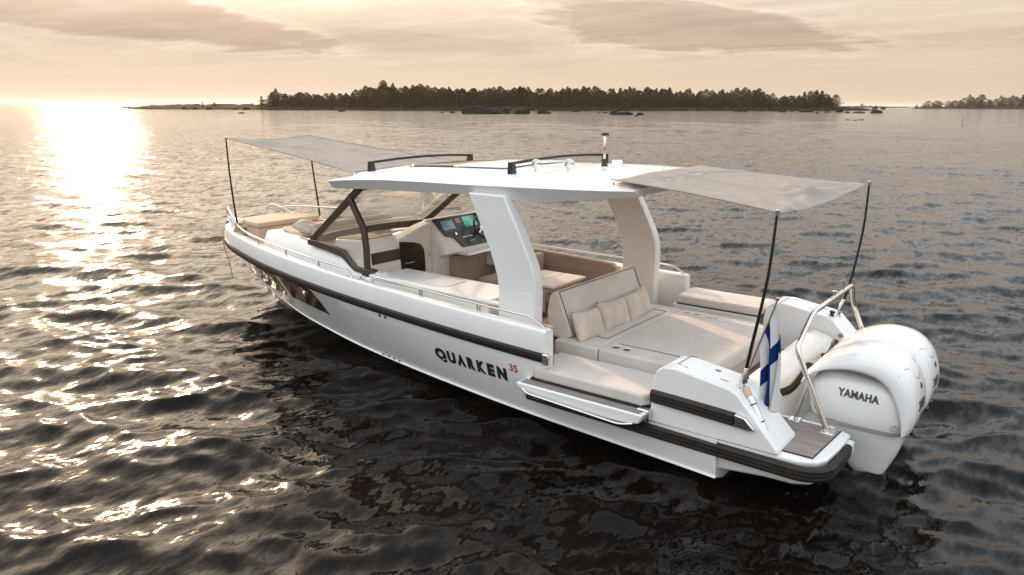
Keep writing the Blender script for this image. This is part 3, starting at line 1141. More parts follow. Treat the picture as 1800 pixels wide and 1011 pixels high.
def on_roof_panel(name, x0, x1, y0, y1, lift, material, parent, nx=10, ny=10):
    V = []
    for x in np.linspace(x0, x1, nx):
        for y in np.linspace(y0, y1, ny):
            V.append((x, y, roof_z(x, y) + lift))
    o = make(name, V, grid_faces(nx, ny), material, parent, smooth=True)
    s = o.modifiers.new('thickness', 'SOLIDIFY')
    s.thickness = .01
    s.offset = -1
    return o


on_roof_panel('sunroof', 4.55, 5.25, -.62, .62, .014, roof_glass, roof)
on_roof_panel('sunroof_cover', 3.75, 4.53, -.64, .64, .022, gel, roof)
for xb, yb in ((5.60, .93), (3.47, .955)):
    zb = roof_z(xb, yb) + .0
    zt = zb + .105
    cb = bar('roof_crossbar', [(xb, -yb, zt), (xb, -yb * .5, zt + .022), (xb, 0, zt + .03), (xb, yb * .5, zt + .022), (xb, yb, zt)], .032, .028, (1, 0, 0), black, roof, bevel=.006)
    for sgn in (1, -1):
        prism('bar_foot', [(sgn * (yb + .02), zb - .01), (sgn * (yb - .075), zb - .01), (sgn * (yb - .045), zt + .012), (sgn * (yb + .01), zt + .016)], xb - .03, xb + .03, 'x', black, cb, bevel=.006)
# signal horns on the roof
hz = roof_z(3.2, .6)
hb = tube('signal_horn', [(3.33, .70, hz + .045), (3.22, .67, hz + .048), (3.05, .62, hz + .045)], .009, steel, roof)
for (hx, hy) in ((3.36, .70), (3.02, .60)):
    hzz = roof_z(hx, hy)
    tube('horn_foot', [(hx - .02, hy, hzz - .005), (hx - .02, hy, hzz + .045)], .012, steel, hb)
    lathe('horn_bell', (hx + .02, hy - .03, hzz + .06), (-.6, .5, .1), [(0, .014), (.035, .018), (.07, .03), (.10, .056), (.104, .050), (.08, .024), (.07, .004)], steel, hb, n=14)
# mast light, dome
az = roof_z(2.90, .05)
ms = lathe('anchor_light', (2.90, .05, az), (0, 0, 1), [(0, .045), (.012, .042), (.02, .03), (.07, .022), (.085, .014), (.30, .013), (.31, .020), (.33, .022), (.335, .035), (.355, .035), (.362, .02)], steel, roof, n=14)
lathe('light_socket', (2.90, .05, az + .005), (0, 0, 1), [(0, .047), (.02, .036), (.08, .0255), (.085, .017)], black, ms, n=14)
lathe('light_cap', (2.90, .05, az + .33), (0, 0, 1), [(0, .028), (.004, .040), (.026, .040), (.034, .024), (.036, 0)], black, ms, n=14)
lathe('antenna_dome', (2.94, -.30, roof_z(2.94, -.3) - .003), (0, 0, 1), [(0, .06), (.045, .058), (.055, .048), (.058, 0)], gel, roof, n=18)
on_roof_panel('antenna_plate', 2.76, 2.98, -.18, .12, .008, gel, roof, 4, 4)

# roof columns ------------------------------------------------------------------
COLP = [(3.73, 2.24), (3.585, 1.96), (3.43, 1.66), (3.345, 1.44), (3.325, 1.33), (3.325, .60), (2.875, .60), (2.865, 1.30), (2.875, 1.46), (2.925, 1.60), (3.08, 1.90), (3.27, 2.24)]
for sgn in (1, -1):
    def oy(p):
        return sgn * (1.345 - max(0, p[1] - 1.3) * .02)

    def iy(p):
        return sgn * (1.205 - max(0, p[1] - 1.3) * .02)
    c = prism('roof_column', COLP, oy, iy, 'y', gel if sgn > 0 else gel_in, boat, bevel=.016, seg=3)  # starboard column has the warm bounce light in its colour
    prism('column_panel', [(3.10, 1.30), (3.10, .72), (2.90, .72), (2.895, 1.30)], sgn * 1.3465, sgn * 1.34, 'y', gel, c, bevel=.0015, seg=1)

# galley counter, port side -------------------------------------------------------
gc = box('galley_counter', 3.52, 5.32, .70, 1.27, .384, 1.105, gel_in, boat, bevel=.02)
box('counter_top', 3.50, 5.30, .66, 1.275, 1.107, 1.135, gel, gc, bevel=.008)
prism('counter_coaming', [(5.30, 1.136), (5.30, 1.165), (3.36, 1.125), (3.36, 1.10), (3.50, 1.10)], 1.205, 1.285, 'y', gel, gc, bevel=.008)
box('sink_lid', 4.25, 4.62, .76, 1.10, 1.135, 1.142, gel_in, gc, bevel=.003)

# port forward cabinet with tan lid and dark drawer band
cab = prism('galley_cabinet', [(5.64, .384), (5.57, 1.05), (5.60, 1.32), (5.67, 1.488), (6.25, 1.445), (6.25, .384)], .47, .99, 'y', gel_in, boat, bevel=.03, seg=3)
prism('cabinet_lid', [(5.70, .49), (5.70, .97), (6.22, .97), (6.22, .49)], lambda p: 1.490 - (p[0] - 5.67) * .074, lambda p: 1.505 - (p[0] - 5.67) * .074, 'z', fabric_tan, cab, bevel=.004, seg=1)
for a, b in (((5.82, .56), (5.82, .90)), ((5.82, .56), (6.12, .56)), ((5.82, .90), (6.12, .90))):
    tube('lid_seam', [(a[0], a[1], 1.5065 - (a[0] - 5.67) * .074), (b[0], b[1], 1.5065 - (b[0] - 5.67) * .074)], .004, piping, cab, n=5)
prism('drawer_front', [(.50, 1.185), (.50, 1.325), (.97, 1.325), (.97, 1.185)], lambda p: 5.560 + (p[1] - 1.05) * .111, lambda p: 5.64 + (p[1] - 1.05) * .111, 'x', door_dark, cab, bevel=.008)

# helm console --------------------------------------------------------------------
con = prism('helm_console', [(5.55, .384), (5.50, 1.12), (5.36, 1.16), (5.40, 1.24), (5.66, 1.62), (5.74, 1.61), (5.98, 1.47), (6.40, 1.34), (6.40, .384)], -1.16, -.12, 'y', gel_in, boat, bevel=.03, seg=3)
prism('door_surround', [(.50, .384), (.50, 1.435), (.25, 1.50), (.02, 1.56), (-.125, 1.585), (-.125, .384)], 5.60, lambda p: 5.80 if p[1] > 1 else 5.9, 'x', gel_in, con, bevel=.025, seg=3)
dpoly = [(.495, .40), (.495, 1.41), (.22, 1.365), (.11, 1.33), (.055, 1.26), (.035, 1.12), (.02, .40)]
dr = prism('cabin_door', dpoly, 5.585, 5.597, 'x', door_dark, con, bevel=.003, seg=1)
tube('door_handle', [(5.585, .40, 1.12), (5.56, .38, 1.12), (5.56, .26, 1.12), (5.585, .24, 1.12)], .006, steel, dr, n=6)
# dash panel: lies on the sloping face of the console
d0 = Vector((5.385, 0, 1.232)); d1 = Vector((5.645, 0, 1.612))
dn = Vector((-(d1.z - d0.z), 0, d1.x - d0.x)).normalized()
dt = (d1 - d0).normalized()


def dash(y, t, lift=.006):
    return d0 + (d1 - d0) * t + Vector((0, y, 0)) + dn * lift


dpoly = [(-.155, .99), (-1.10, .99), (-1.13, -.03), (-.50, -.03), (-.40, .32), (-.26, .42)]
V = [dash(y, t, .012) for y, t in dpoly] + [dash(y, t, -.004) for y, t in dpoly]
n = len(dpoly)
dp = make('dash_panel', V, [tuple(range(n)), tuple(range(2 * n - 1, n - 1, -1))] + [(i, (i + 1) % n, n + (i + 1) % n, n + i) for i in range(n)], black, con, bevel=.004)


def dash_quad(name, y0, y1, t0, t1, material, lift=.016):
    c = [(y0, t0), (y1, t0), (y1, t1), (y0, t1)]
    V = [dash(y, t, lift) for y, t in c] + [dash(y, t, .008) for y, t in c]
    return make(name, V, [(0, 1, 2, 3), (7, 6, 5, 4)] + [(i, (i + 1) % 4, 4 + (i + 1) % 4, 4 + i) for i in range(4)], material, dp, bevel=.002, seg=1)


dash_quad('chart_screen', -.28, -.52, .58, .88, screen_blue)
dash_quad('engine_screen', -.57, -.67, .74, .90, screen_red)
dash_quad('chart_screen', -.72, -.98, .58, .92, screen_green)
dash_quad('dash_shelf', -.28, -.60, .50, .53, seam_grey, .022)
for k in range(8):
    y = -.56 - k * .027
    lathe('switch', dash(y, .27, .01), dn, [(0, .009), (.012, .009), (.014, 0)], steel, dp, n=8)
for k in range(3):
    lathe('switch', dash(-.68 - k * .03, .12, .01), dn, [(0, .008), (.012, .008), (.014, 0)], steel, dp, n=8)
lathe('gauge', dash(-.46, .42, .01), dn, [(0, .022), (.012, .022), (.014, .017), (.012, 0)], steel, dp, n=14)
# steering wheel
wc = dash(-.90, .36, .14)
sw = tube('steering_wheel', [wc + (Vector((0, 1, 0)) * math.cos(a) + dt * math.sin(a)) * .165 + dn * .0 for a in np.linspace(0, 2 * math.pi, 29)[:-1]], .016, black, con, closed=True)
for a in (R(90), R(210), R(330)):
    tube('spoke', [wc - dn * .03, wc - dn * .015 + (Vector((0, 1, 0)) * math.cos(a) + dt * math.sin(a)) * .10, wc + (Vector((0, 1, 0)) * math.cos(a) + dt * math.sin(a)) * .16], .012, steel, sw, n=6)
lathe('wheel_hub', wc - dn * .14, dn, [(0, .03), (.10, .03), (.115, .045), (.13, .04), (.135, 0)], steel, sw, n=14)
th = box('throttle', 5.33, 5.44, -1.14, -1.04, 1.22, 1.30, gel, con, bevel=.015)
tube('throttle_lever', [(5.38, -1.09, 1.29), (5.36, -1.09, 1.40), (5.33, -1.06, 1.44)], .012, steel, th)
# ledge, and a brown panel painting the console's shadowed foot under the dash
prism('dash_ledge', [(5.22, 1.13), (5.24, 1.165), (5.50, 1.17), (5.50, 1.12)], -1.16, -.42, 'y', gel, con, bevel=.01)
box('knee_shade_panel', 5.40, 5.50, -1.14, -.36, .40, 1.11, fabric_brown, con, bevel=.015)
lathe('door_latch', (5.598, -.05, 1.17), (-1, 0, 0), [(0, .016), (.008, .016), (.012, 0)], steel, con, n=10)

# helm bench, standing between the console and the dining sofa (mostly behind the port column)
hs_ = box('helm_seat', 4.55, 4.92, -1.15, -.30, .384, .80, gel_in, boat, bevel=.03)
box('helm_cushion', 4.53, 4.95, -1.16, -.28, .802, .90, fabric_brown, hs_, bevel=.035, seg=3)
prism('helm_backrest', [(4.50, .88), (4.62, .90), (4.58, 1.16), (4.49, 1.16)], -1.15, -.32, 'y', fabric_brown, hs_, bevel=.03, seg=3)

# dining sofa to starboard ----------------------------------------------------------
ss = box('sofa', 3.40, 4.50, -1.36, -.92, .384, .70, gel_in, boat, bevel=.02)
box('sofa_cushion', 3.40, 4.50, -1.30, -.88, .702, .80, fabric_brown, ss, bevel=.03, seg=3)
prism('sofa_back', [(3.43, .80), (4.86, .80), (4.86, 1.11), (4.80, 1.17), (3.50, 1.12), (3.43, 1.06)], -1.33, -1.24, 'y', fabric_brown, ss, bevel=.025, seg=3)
box('sofa_rim', 3.40, 5.2, -1.46, -1.335, 1.00, 1.075, gel_in, ss, bevel=.015)
tb = lathe('dining_table', (3.92, -.42, .384), (0, 0, 1), [(0, .14), (.02, .14), (.03, .04), (.585, .04)], steel, boat, n=16)
box('table_leaf', 3.60, 3.915, -.78, -.06, .985, 1.015, table_top, tb, bevel=.006)
box('table_leaf', 3.925, 4.24, -.78, -.06, .985, 1.015, table_top, tb, bevel=.006)
box('table_apron', 3.64, 4.20, -.74, -.10, .925, .968, fabric_brown, tb, bevel=.006)

# aft sun bed -----------------------------------------------------------------------
sb = prism('sun_bed', [(1.30, -.98), (1.30, .82), (1.45, .94), (2.92, .94), (2.92, -.98)], .384, .60, 'z', gel_in, boat, bevel=.03, seg=3)
box('bed_plinth', 1.70, 2.90, .942, 1.0, .384, .56, fabric, sb, bevel=.015)


def cushion(name, poly, z0, z1, material, parent, bev=.022):
    return prism(name, poly, z0, z1, 'z', material, parent, bevel=bev, seg=4)


cushion('side_cushion', [(2.375, .715), (2.375, .95), (1.55, .95), (1.36, .84), (1.30, .715)], .60, .758, fabric, sb)
cushion('side_cushion', [(2.375, -.735), (2.375, -.99), (1.50, -.99), (1.36, -.90), (1.30, -.735)], .60, .758, fabric, sb)
cushion('main_cushion', [(2.375, -.728), (2.375, .708), (1.27, .708), (1.235, .62), (1.235, -.62), (1.27, -.728)], .60, .760, fabric, sb)
cushion('head_cushion', [(2.385, -.99), (2.385, .95), (2.90, .95), (2.90, -.99)], .60, .755, fabric, sb)
for a in ([(2.47, .60, .7575), (2.47, -.75, .7575)], [(2.47, .60, .7575), (2.72, .60, .7575)], [(2.47, -.75, .7575), (2.72, -.75, .7575)], [(2.28, .690, .762), (1.30, .690, .762)]):
    tube('cushion_seam', a, .0035, piping, sb, n=5)
for (x, y) in ((2.245, .815), (2.125, .815), (2.245, -.815), (2.125, -.815)):
    c = lathe('cup_holder', (x, y, .752), (0, 0, 1), [(0, .046), (.012, .046), (.0135, .040), (.009, .038)], steel, sb, n=18)
    lathe('cup_well', (x, y, .75), (0, 0, 1), [(0, .0385), (.0115, .0385), (.012, 0)], black, c, n=18)
for k in range(3):
    lathe('charging_port', (1.98 - k * .045, -.80, .754), (0, 0, 1), [(0, .014), (.006, .014), (.007, 0)], black, sb, n=10)
# backrest of the sun bed
BK = [(2.76, .775), (2.80, .90), (2.87, 1.06), (2.935, 1.215), (2.985, 1.225), (3.035, 1.17), (3.07, 1.0), (3.06, .86), (3.0, .74), (2.86, .725)]
bk = prism('bed_backrest', BK, -.80, .84, 'y', fabric, boat, bevel=.022, seg=3)
for p, q in (((2.925, 1.222), (2.925, 1.222)), ):
    tube('backrest_piping', [(2.935, -.78, 1.228), (2.935, .82, 1.228)], .005, piping, bk, n=6)
tube('backrest_piping', [(2.752, .815, .79), (2.795, .818, .90), (2.865, .818, 1.06), (2.93, .818, 1.215)], .005, piping, bk, n=6)
tube('backrest_piping', [(2.752, -.775, .79), (2.795, -.778, .90), (2.865, -.778, 1.06), (2.93, -.778, 1.215)], .005, piping, bk, n=6)
for y in (.72, .58):
    tube('backrest_hinge', [(2.90, y, .60), (2.88, y, .745)], .022, black, bk, n=8)
# bench facing the table behind the backrest
fs = box('dining_bench', 3.07, 3.36, -.90, .78, .384, .70, gel_in, boat, bevel=.02)
box('bench_pad', 3.06, 3.40, -.90, .76, .702, .78, fabric_brown, fs, bevel=.03, seg=3)
tube('bed_leg', [(3.0, .90, .384), (3.0, .90, .72)], .03, steel, boat, n=10)

# port terrace, folded out --------------------------------------------------------
tp = prism('side_terrace', [(1.50, .455), (1.70, .425), (2.60, .425), (2.80, .50), (2.80, .545), (1.46, .545)], 1.02, 1.735, 'y', gel, boat, bevel=.015)
box('terrace_tread', 1.50, 2.76, 1.625, 1.715, .546, .556, teak_grey, tp, bevel=.003, seg=1)
box('shadow_gap', 1.50, 2.72, 1.08, 1.615, .546, .572, caulk, tp, bevel=0)
prism('terrace_cushion', [(1.49, 1.07), (1.475, 1.54), (1.53, 1.625), (2.66, 1.625), (2.74, 1.56), (2.745, 1.07)], .574, .685, 'z', fabric, tp, bevel=.024, seg=4)
tube('terrace_rail', fillet([(2.72, 1.735, .49), (2.64, 1.775, .475), (1.66, 1.775, .43), (1.55, 1.735, .45)], .08), .0135, steel, tp)
box('terrace_hinge', 1.44, 1.56, 1.59, 1.66, .46, .57, steel, tp, bevel=.012)
# starboard terrace, closed
ts = box('side_terrace', 1.52, 2.55, -1.60, -1.08, .44, .78, gel_in, boat, bevel=.015)
prism('terrace_cushion', [(1.47, -1.06), (1.47, -1.60), (2.50, -1.60), (2.54, -1.50), (2.50, -1.06)], .795, .89, 'z', fabric, ts, bevel=.03, seg=4)
box('shadow_gap', 1.50, 2.50, -1.58, -1.085, .781, .794, caulk, ts, bevel=0)

# stern pods -----------------------------------------------------------------------
PODS = {}
for sgn in (1, -1):
    prof = [(1.47, .445), (1.465, .80), (1.44, .905), (1.38, .955), (1.25, .962), (.80, .895), (.72, .86), (.36, .475), (.36, .445)]
    V = []
    for (x, z) in prof:
        V.append((x, sgn * (1.585 - max(0, z - .5) * .06), z))
    for (x, z) in prof:
        V.append((x, sgn * (1.13 + max(0, z - .5) * .08), z))
    n = len(prof)
    F = [tuple(range(n)), tuple(range(2 * n - 1, n - 1, -1))] + [(i, (i + 1) % n, n + (i + 1) % n, n + i) for i in range(n)]
    pod = make('stern_pod', V, F, gel, boat, bevel=.03, seg=3)
    PODS[sgn] = pod
    path = [(Vector((x, sgn * 1.578, z)), Vector((0, sgn, 0))) for x, z in ((1.46, .685), (1.2, .677), (.95, .668), (.72, .658))]
    pr = rub_strip('pod_rub_rail', path, .05, pod, hgt=.055, out=.04)
    prism('rail_end_cap', [(.718, .603), (.718, .712), (.63, .70), (.545, .612), (.60, .598)], sgn * 1.565, sgn * 1.612, 'y', steel, pr, bevel=.01)
    # lid seam, fuel cap, drain slots
    yy = sgn
    tube('lid_seam', [(1.30, yy * 1.17, .962), (1.30, yy * 1.42, .9615), ], .004, seam_grey, pod, n=5)
    tube('lid_seam', [(1.30, yy * 1.42, .9615), (1.20, yy * 1.46, .957)], .004, seam_grey, pod, n=5)
    lathe('fuel_cap', (1.0, yy * 1.28, .921), (-.15, 0, 1), [(0, .028), (.008, .028), (.011, .02), (.012, 0)], steel, pod, n=14)
    tube('lid_seam', [(.92, yy * 1.43, .9155), (.85, yy * 1.43, .905)], .004, seam_grey, pod, n=5)
    box('pod_latch', 1.452, 1.472, *sorted((yy * 1.50, yy * 1.535)), .74, .78, steel, pod, bevel=.004)
    lathe('pole_socket', (.735, yy * 1.42, .862), (-.2, 0, 1), [(0, .034), (.008, .034), (.012, .02), (.05, .02), (.052, .014)], steel, pod, n=14)
    lathe('line_cleat', (.77, yy * 1.29, .885), (-.15, 0, 1), [(0, .03), (.02, .02), (.035, .032), (.05, .03), (.055, 0)], black, pod, n=12)
box('lid_seam', 1.24, 1.30, 1.16, 1.165, .952, .9645, seam_grey, PODS[1], bevel=0)
# ladder grip tube standing in the aft slope of the port pod
gt = lathe('rod_holder', (.47, 1.50, .545), (.42, -.12, .62), [(0, .022), (.02, .026), (.33, .028), (.34, .026), (.41, .026), (.42, .02), (.42, 0)], steel, boat, n=16)
lathe('holder_cap', (.47 + .42 / .758 * .345, 1.50 - .12 / .758 * .345, .545 + .62 / .758 * .345), (.42, -.12, .62), [(0, .0285), (.07, .0285), (.082, .02), (.084, 0)], fabric_tan, gt, n=16)
for h in (.12, .27):
    lathe('holder_band', (.47 + .42 / .758 * h, 1.50 - .12 / .758 * h, .545 + .62 / .758 * h), (.42, -.12, .62), [(0, .030), (.012, .030)], black, gt, n=16)
# electrical fittings on the inside of the starboard pod
for (x, z) in ((.62, .72), (.66, .60)):
    lathe('pod_fitting', (x, -1.13, z), (0, 1, 0), [(-.03, .022), (.012, .022), (.016, .012), (.016, 0)], seam_grey, PODS[-1], n=12)

# swim platforms and lower rub rail --------------------------------------------------
for sgn in (1, -1):
    out = [(1.0, 1.575), (.45, 1.575), (.20, 1.56), (.08, 1.50), (.03, 1.40), (.005, 1.10), (.0, .80), (.10, .74), (1.0, .74)]
    V = [(x, y * sgn, .445) for x, y in out] + [(x if x > .9 else x * .9 + .07, (y - .06 if y > 1 else y) * sgn, .20 if x < .9 else .14) for x, y in out]
    n = len(out)
    F = [tuple(range(n)), tuple(range(2 * n - 1, n - 1, -1))] + [(i, (i + 1) % n, n + (i + 1) % n, n + i) for i in range(n)]
    pf = make('swim_platform', V, F, gel, boat, bevel=.025, seg=3)
    prism('caulking', [(.085, .785 * sgn), (.125, 1.47 * sgn), (.42 if sgn > 0 else 1.05, 1.47 * sgn), (.90 if sgn > 0 else 1.12, .785 * sgn)], .4455, .4475, 'z', caulk, pf)
    # planks
    cut = [(.80, 1.015), (1.025, 1.225), (1.235, 1.455)]
    if sgn > 0:
        xe = [(.093, .90), (.106, .64), (.119, .47)]
    else:
        xe = [(.093, 1.12), (.106, 1.10), (.119, 1.06)]
    for (y0, y1), (x0, x1) in zip(cut, xe):
        V2 = [(x0, y0), (x0 + .012, y1), (x1 - (.10 if sgn > 0 else .0), y1), (x1, y0)]
        prism('plank', [(a, b * sgn) for a, b in V2], .448, .459, 'z', teak_grey, pf, bevel=.003, seg=1)
    box('plank', .15, .88, *sorted((sgn * .745, sgn * .79)), .446, .453, gel, pf, bevel=.002, seg=1)
    # lower rub rail wraps the corner of the platform
    pts = [Vector((2.78, 1.565, .385)), Vector((2.0, 1.575, .375)), Vector((1.3, 1.577, .366)), Vector((.85, 1.577, .36)), Vector((.45, 1.577, .355))]
    for a in np.linspace(R(90), R(188), 12):
        pts.append(Vector((.22 + .215 * math.cos(a), 1.36 + .215 * math.sin(a), .352)))
    pts += [Vector((.0, 1.10, .352)), Vector((.0, .93, .352))]
    path = []
    for i, p in enumerate(pts):
        a, b = pts[max(i - 1, 0)], pts[min(i + 1, len(pts) - 1)]
        t = (b - a)
        nn = Vector((t.y, -t.x, 0)).normalized()
        if nn.dot(p - Vector((.8, .9, p.z))) < 0:
            nn = -nn
        path.append((Vector((p.x, p.y * sgn, p.z)), Vector((nn.x, nn.y * sgn, 0))))
    rub_strip('lower_rub_rail', path, .05, boat, hgt=.058, out=.042)
    box('rail_stop', -.03, .05, *sorted((sgn * .80, sgn * .925)), .30, .40, gel, pf, bevel=.015)
# boat name on the starboard tread, reading from that side
v, f = text_mesh('QUARKEN', .085, 1.15, .002)
wd = max(c.x for c in v)
make('tread_lettering', [(.62 + c.x * .46 / wd, -1.17 + c.y, .4605) for c in v], f, ink, boat)
tow = tube('tow_eye', [(.55 + .045 * math.cos(a), 1.40, .205 + .05 * math.sin(a)) for a in np.linspace(R(180), R(360), 12)], .008, steel, boat, n=6)

# motor well ----------------------------------------------------------------------
prism('well_bulkhead', [(1.0, .384), (.98, .66), (.93, .735), (.86, .745), (.70, .70), (.64, .60), (.62, .15), (.9, .10)], -1.12, 1.12, 'y', gel_in, boat, bevel=.03, seg=3)
box('motor_well', .25, .66, -.74, .74, .06, .16, gel, boat, bevel=.02)
for sgn in (1, -1):
    tube('control_hose', catmull([(.70, .66 * sgn, .60), (.60, .60 * sgn, .64), (.53, .52 * sgn, .76), (.50, .44 * sgn, .84), (.46, .38 * sgn, .80)], 5), .035, rubber, boat, n=10)
hk = tube('boarding_hook', fillet([(.98, -1.08, .46), (.98, -1.08, .60), (1.05, -1.08, .63)], .03), .005, steel, boat, n=6)

# stainless ski arch ---------------------------------------------------------------
ap = []
for sgn in (1, -1):
    side = [(.165, .90 * sgn, .44), (.48, .92 * sgn, 1.135), (.45, .64 * sgn, 1.39)]
    ap += side if sgn > 0 else list(reversed(side))
arch = tube('ski_arch', fillet(ap, .07, 5), .0235, steel, boat, n=12)
for sgn in (1, -1):
    tube('arch_strut', [(.47, .80 * sgn, .45), (.355, .912 * sgn, .86)], .019, steel, arch, n=10)
    box('arch_foot', .11, .22, *sorted((sgn * .84, sgn * .96)), .445, .470, steel, arch, bevel=.008)
    box('arch_foot', .42, .52, *sorted((sgn * .75, sgn * .85)), .445, .468, steel, arch, bevel=.008)
lathe('tow_pin', (.45, 0, 1.39), (0, 0, 1), [(0, .012), (.05, .012), (.055, .028), (.065, .028), (.07, 0)], steel, arch, n=12)
fl = tube('stern_light', [(.45, -.30, 1.40), (.45, -.30, 1.47)], .011, steel, arch)
lathe('stern_light_lens', (.45, -.30, 1.465), (0, 0, 1), [(0, .022), (.03, .024), (.04, .018), (.042, 0)], seam_grey, fl, n=12)

# outboard motors -------------------------------------------------------------------


def sup(t, p):
    c = math.cos(t)
    return math.copysign(abs(c) ** (2 / p), c)


def ring(x0, x1, wd, z, n=40, p=4.6):
    cx, hx = (x0 + x1) / 2, (x1 - x0) / 2
    return [Vector((cx + hx * sup(2 * math.pi * k / n, p), wd * sup(2 * math.pi * k / n - math.pi / 2, p), z)) for k in range(n)]


def motor(yc, sgn_label):
    def sh(vs):
        return [Vector((v[0], v[1] + yc, v[2])) for v in vs]
    # main cowl body (side panels)
    LV = [(.395, -.30, .36, .22), (.42, -.345, .40, .262), (.47, -.375, .43, .282), (.56, -.385, .45, .290), (.66, -.37, .46, .284), (.75, -.33, .45, .272), (.80, -.28, .41, .250), (.84, -.22, .37, .215), (.89, -.12, .30, .165), (.91, -.04, .20, .09)]
    V = []
    for z, a, b, wd in LV:
        V += ring(a, b, wd, z)
    nr = 40
    F = []
    for i in range(len(LV) - 1):
        for k in range(nr):
            F.append((i * nr + k, i * nr + (k + 1) % nr, (i + 1) * nr + (k + 1) % nr, (i + 1) * nr + k))
    F += [tuple(range(nr)), tuple((len(LV) - 1) * nr + k for k in range(nr))]
    body = make('outboard_motor', sh(V), F, cowl_white, boat, smooth=True, angle=60)
    # hood that sweeps over the top and down the back
    outer = catmull([(.515, 0, .735), (.475, 0, .84), (.40, 0, .925), (.28, 0, 1.01), (.13, 0, 1.078), (-.03, 0, 1.105), (-.19, 0, 1.075), (-.31, 0, .99), (-.385, 0, .86), (-.42, 0, .70), (-.415, 0, .56), (-.37, 0, .44)], 4)
    inner = catmull([(.49, 0, .755), (.43, 0, .83), (.33, 0, .892), (.22, 0, .925), (.09, 0, .942), (-.04, 0, .932), (-.13, 0, .90), (-.20, 0, .845), (-.25, 0, .765), (-.295, 0, .66), (-.325, 0, .56), (-.335, 0, .455)], 4)
    V = []
    NV = 41
    for o, i_ in zip(outer, inner):
        for k in range(NV):
            s = -1 + 2 * k / (NV - 1)
            ph = s * math.pi / 2
            yv = .304 * math.copysign(abs(math.sin(ph)) ** (2 / 3.2), ph)
            hgt = abs(math.cos(ph)) ** (2 / 2.9)
            ridge = .007 * math.exp(-((abs(s) - .40) / .045) ** 2)
            p = i_.lerp(o, hgt)
            nrm = (o - i_).normalized()
            p = p + nrm * ridge
            V.append((p.x, yv, p.z))
    F = grid_faces(len(outer), NV)
    hood = make('cowl_hood', sh(V), F, cowl_white, body, smooth=True, angle=70)
    s = hood.modifiers.new('thickness', 'SOLIDIFY')
    s.thickness = .016
    s.offset = -1
    # grey strip that paints the recess shade under the lip of the hood, on each side
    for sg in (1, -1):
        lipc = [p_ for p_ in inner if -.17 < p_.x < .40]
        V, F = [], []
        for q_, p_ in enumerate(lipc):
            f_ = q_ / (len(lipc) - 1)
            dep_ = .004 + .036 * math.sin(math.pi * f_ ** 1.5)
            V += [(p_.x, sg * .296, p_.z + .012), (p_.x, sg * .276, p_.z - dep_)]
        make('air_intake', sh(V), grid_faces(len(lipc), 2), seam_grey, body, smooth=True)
    hb = bvh_of(hood)
    bb = bvh_of(body)
    # latch seam on the hood
    pts = []
    for (x, z, y) in ((-.20, .93, .27), (-.245, .985, .19), (-.275, .985, .13), (-.34, .905, .07), (-.365, .89, .0), (-.34, .905, -.07), (-.275, .985, -.13), (-.245, .985, -.19), (-.20, .93, -.27)):
        pts.append(stick(hb, (x, y + yc, z), Vector((.7, 0, -.35)).normalized(), .001))
    tube('hood_seam', pts, .003, seam_grey, body, n=5)
    # lower apron and leg
    LV = [(.405, -.315, .385, .245), (.36, -.315, .36, .235), (.27, -.31, .20, .205), (.18, -.285, .19, .185), (.08, -.245, .15, .165), (-.02, -.20, .07, .14), (-.10, -.18, .04, .09), (-.75, -.17, .0, .05)]
    V = []
    for z, a, b, wd in LV:
        V += ring(a, b, wd, z, p=3.0)
    F = []
    for i in range(len(LV) - 1):
        for k in range(nr):
            F.append((i * nr + k, i * nr + (k + 1) % nr, (i + 1) * nr + (k + 1) % nr, (i + 1) * nr + k))
    F += [tuple(range(nr)), tuple((len(LV) - 1) * nr + k for k in range(nr))]
    leg = make('motor_leg', sh(V), F, cowl_white, body, smooth=True, angle=50)
    prism('leg_fin', [(.18, .25), (-.20, .30), (.17, .20)], yc - .20, yc + .20, 'y', cowl_white, leg, bevel=.01)
    prism('clamp_bracket', [(.20, .10), (.20, .38), (.42, .40), (.42, .06)], yc - .13, yc + .13, 'y', cowl_white, leg, bevel=.015)
    for sg in (1, -1):
        box('tilt_grip', -.40, -.335, *sorted((yc + sg * .06, yc + sg * .13)), .425, .452, black, leg, bevel=.008)
    # seams round the lower cowl
    rs = [Vector((p.x, p.y, .455 + .06 * max(0, p.x) ** 1.3 + .015 * max(0, -p.x))) for p in ring(-.384, .44, .2915, .46, 48)]
    tube('cowl_seam', sh(rs), .0032, seam_grey, body, n=5, closed=True)
    # lettering on both sides
    for sg in (1, -1):
        x0 = .185 if sg > 0 else -.125
        ud = (-1, 0, -.03) if sg > 0 else (1, 0, .03)
        stick_text('brand_lettering', bb, 'YAMAHA', (x0, yc, .70 if sg > 0 else .685), ud, (0, 0, 1), (0, -sg, 0), .088, ink_grey, body, 1.06, .0038, sx=.31 / .365)
        # round emblem low on the side
        cx_, cz_ = -.275, .505
        rr = [stick(bb, (cx_ + .027 * math.cos(a), yc, cz_ + .027 * math.sin(a)), (0, -sg, 0), .003) for a in np.linspace(0, 2 * math.pi, 19)[:-1]]
        em = tube('round_emblem', rr, .0035, emblem_grey, body, n=5, closed=True)
        for a in (R(90), R(210), R(330)):
            tube('emblem_spoke', [stick(bb, (cx_, yc, cz_), (0, -sg, 0), .002), stick(bb, (cx_ + .026 * math.cos(a), yc, cz_ + .026 * math.sin(a)), (0, -sg, 0), .002)], .003, emblem_grey, em, n=5)
    # marks on the back of the hood
    stick_text('power_lettering', hb, '300', (-.4, yc + .15, .655), (0, -1, 0), (0, 0, 1), (1, 0, 0), .115, ink_grey, body, 1.0, .004, sx=1.25)
    stick_text('engine_lettering', hb, 'V6', (-.4, yc + .075, .565), (0, -1, 0), (0, 0, 1), (1, 0, 0), .075, ink_grey, body, 1.0, .003, sx=1.2)
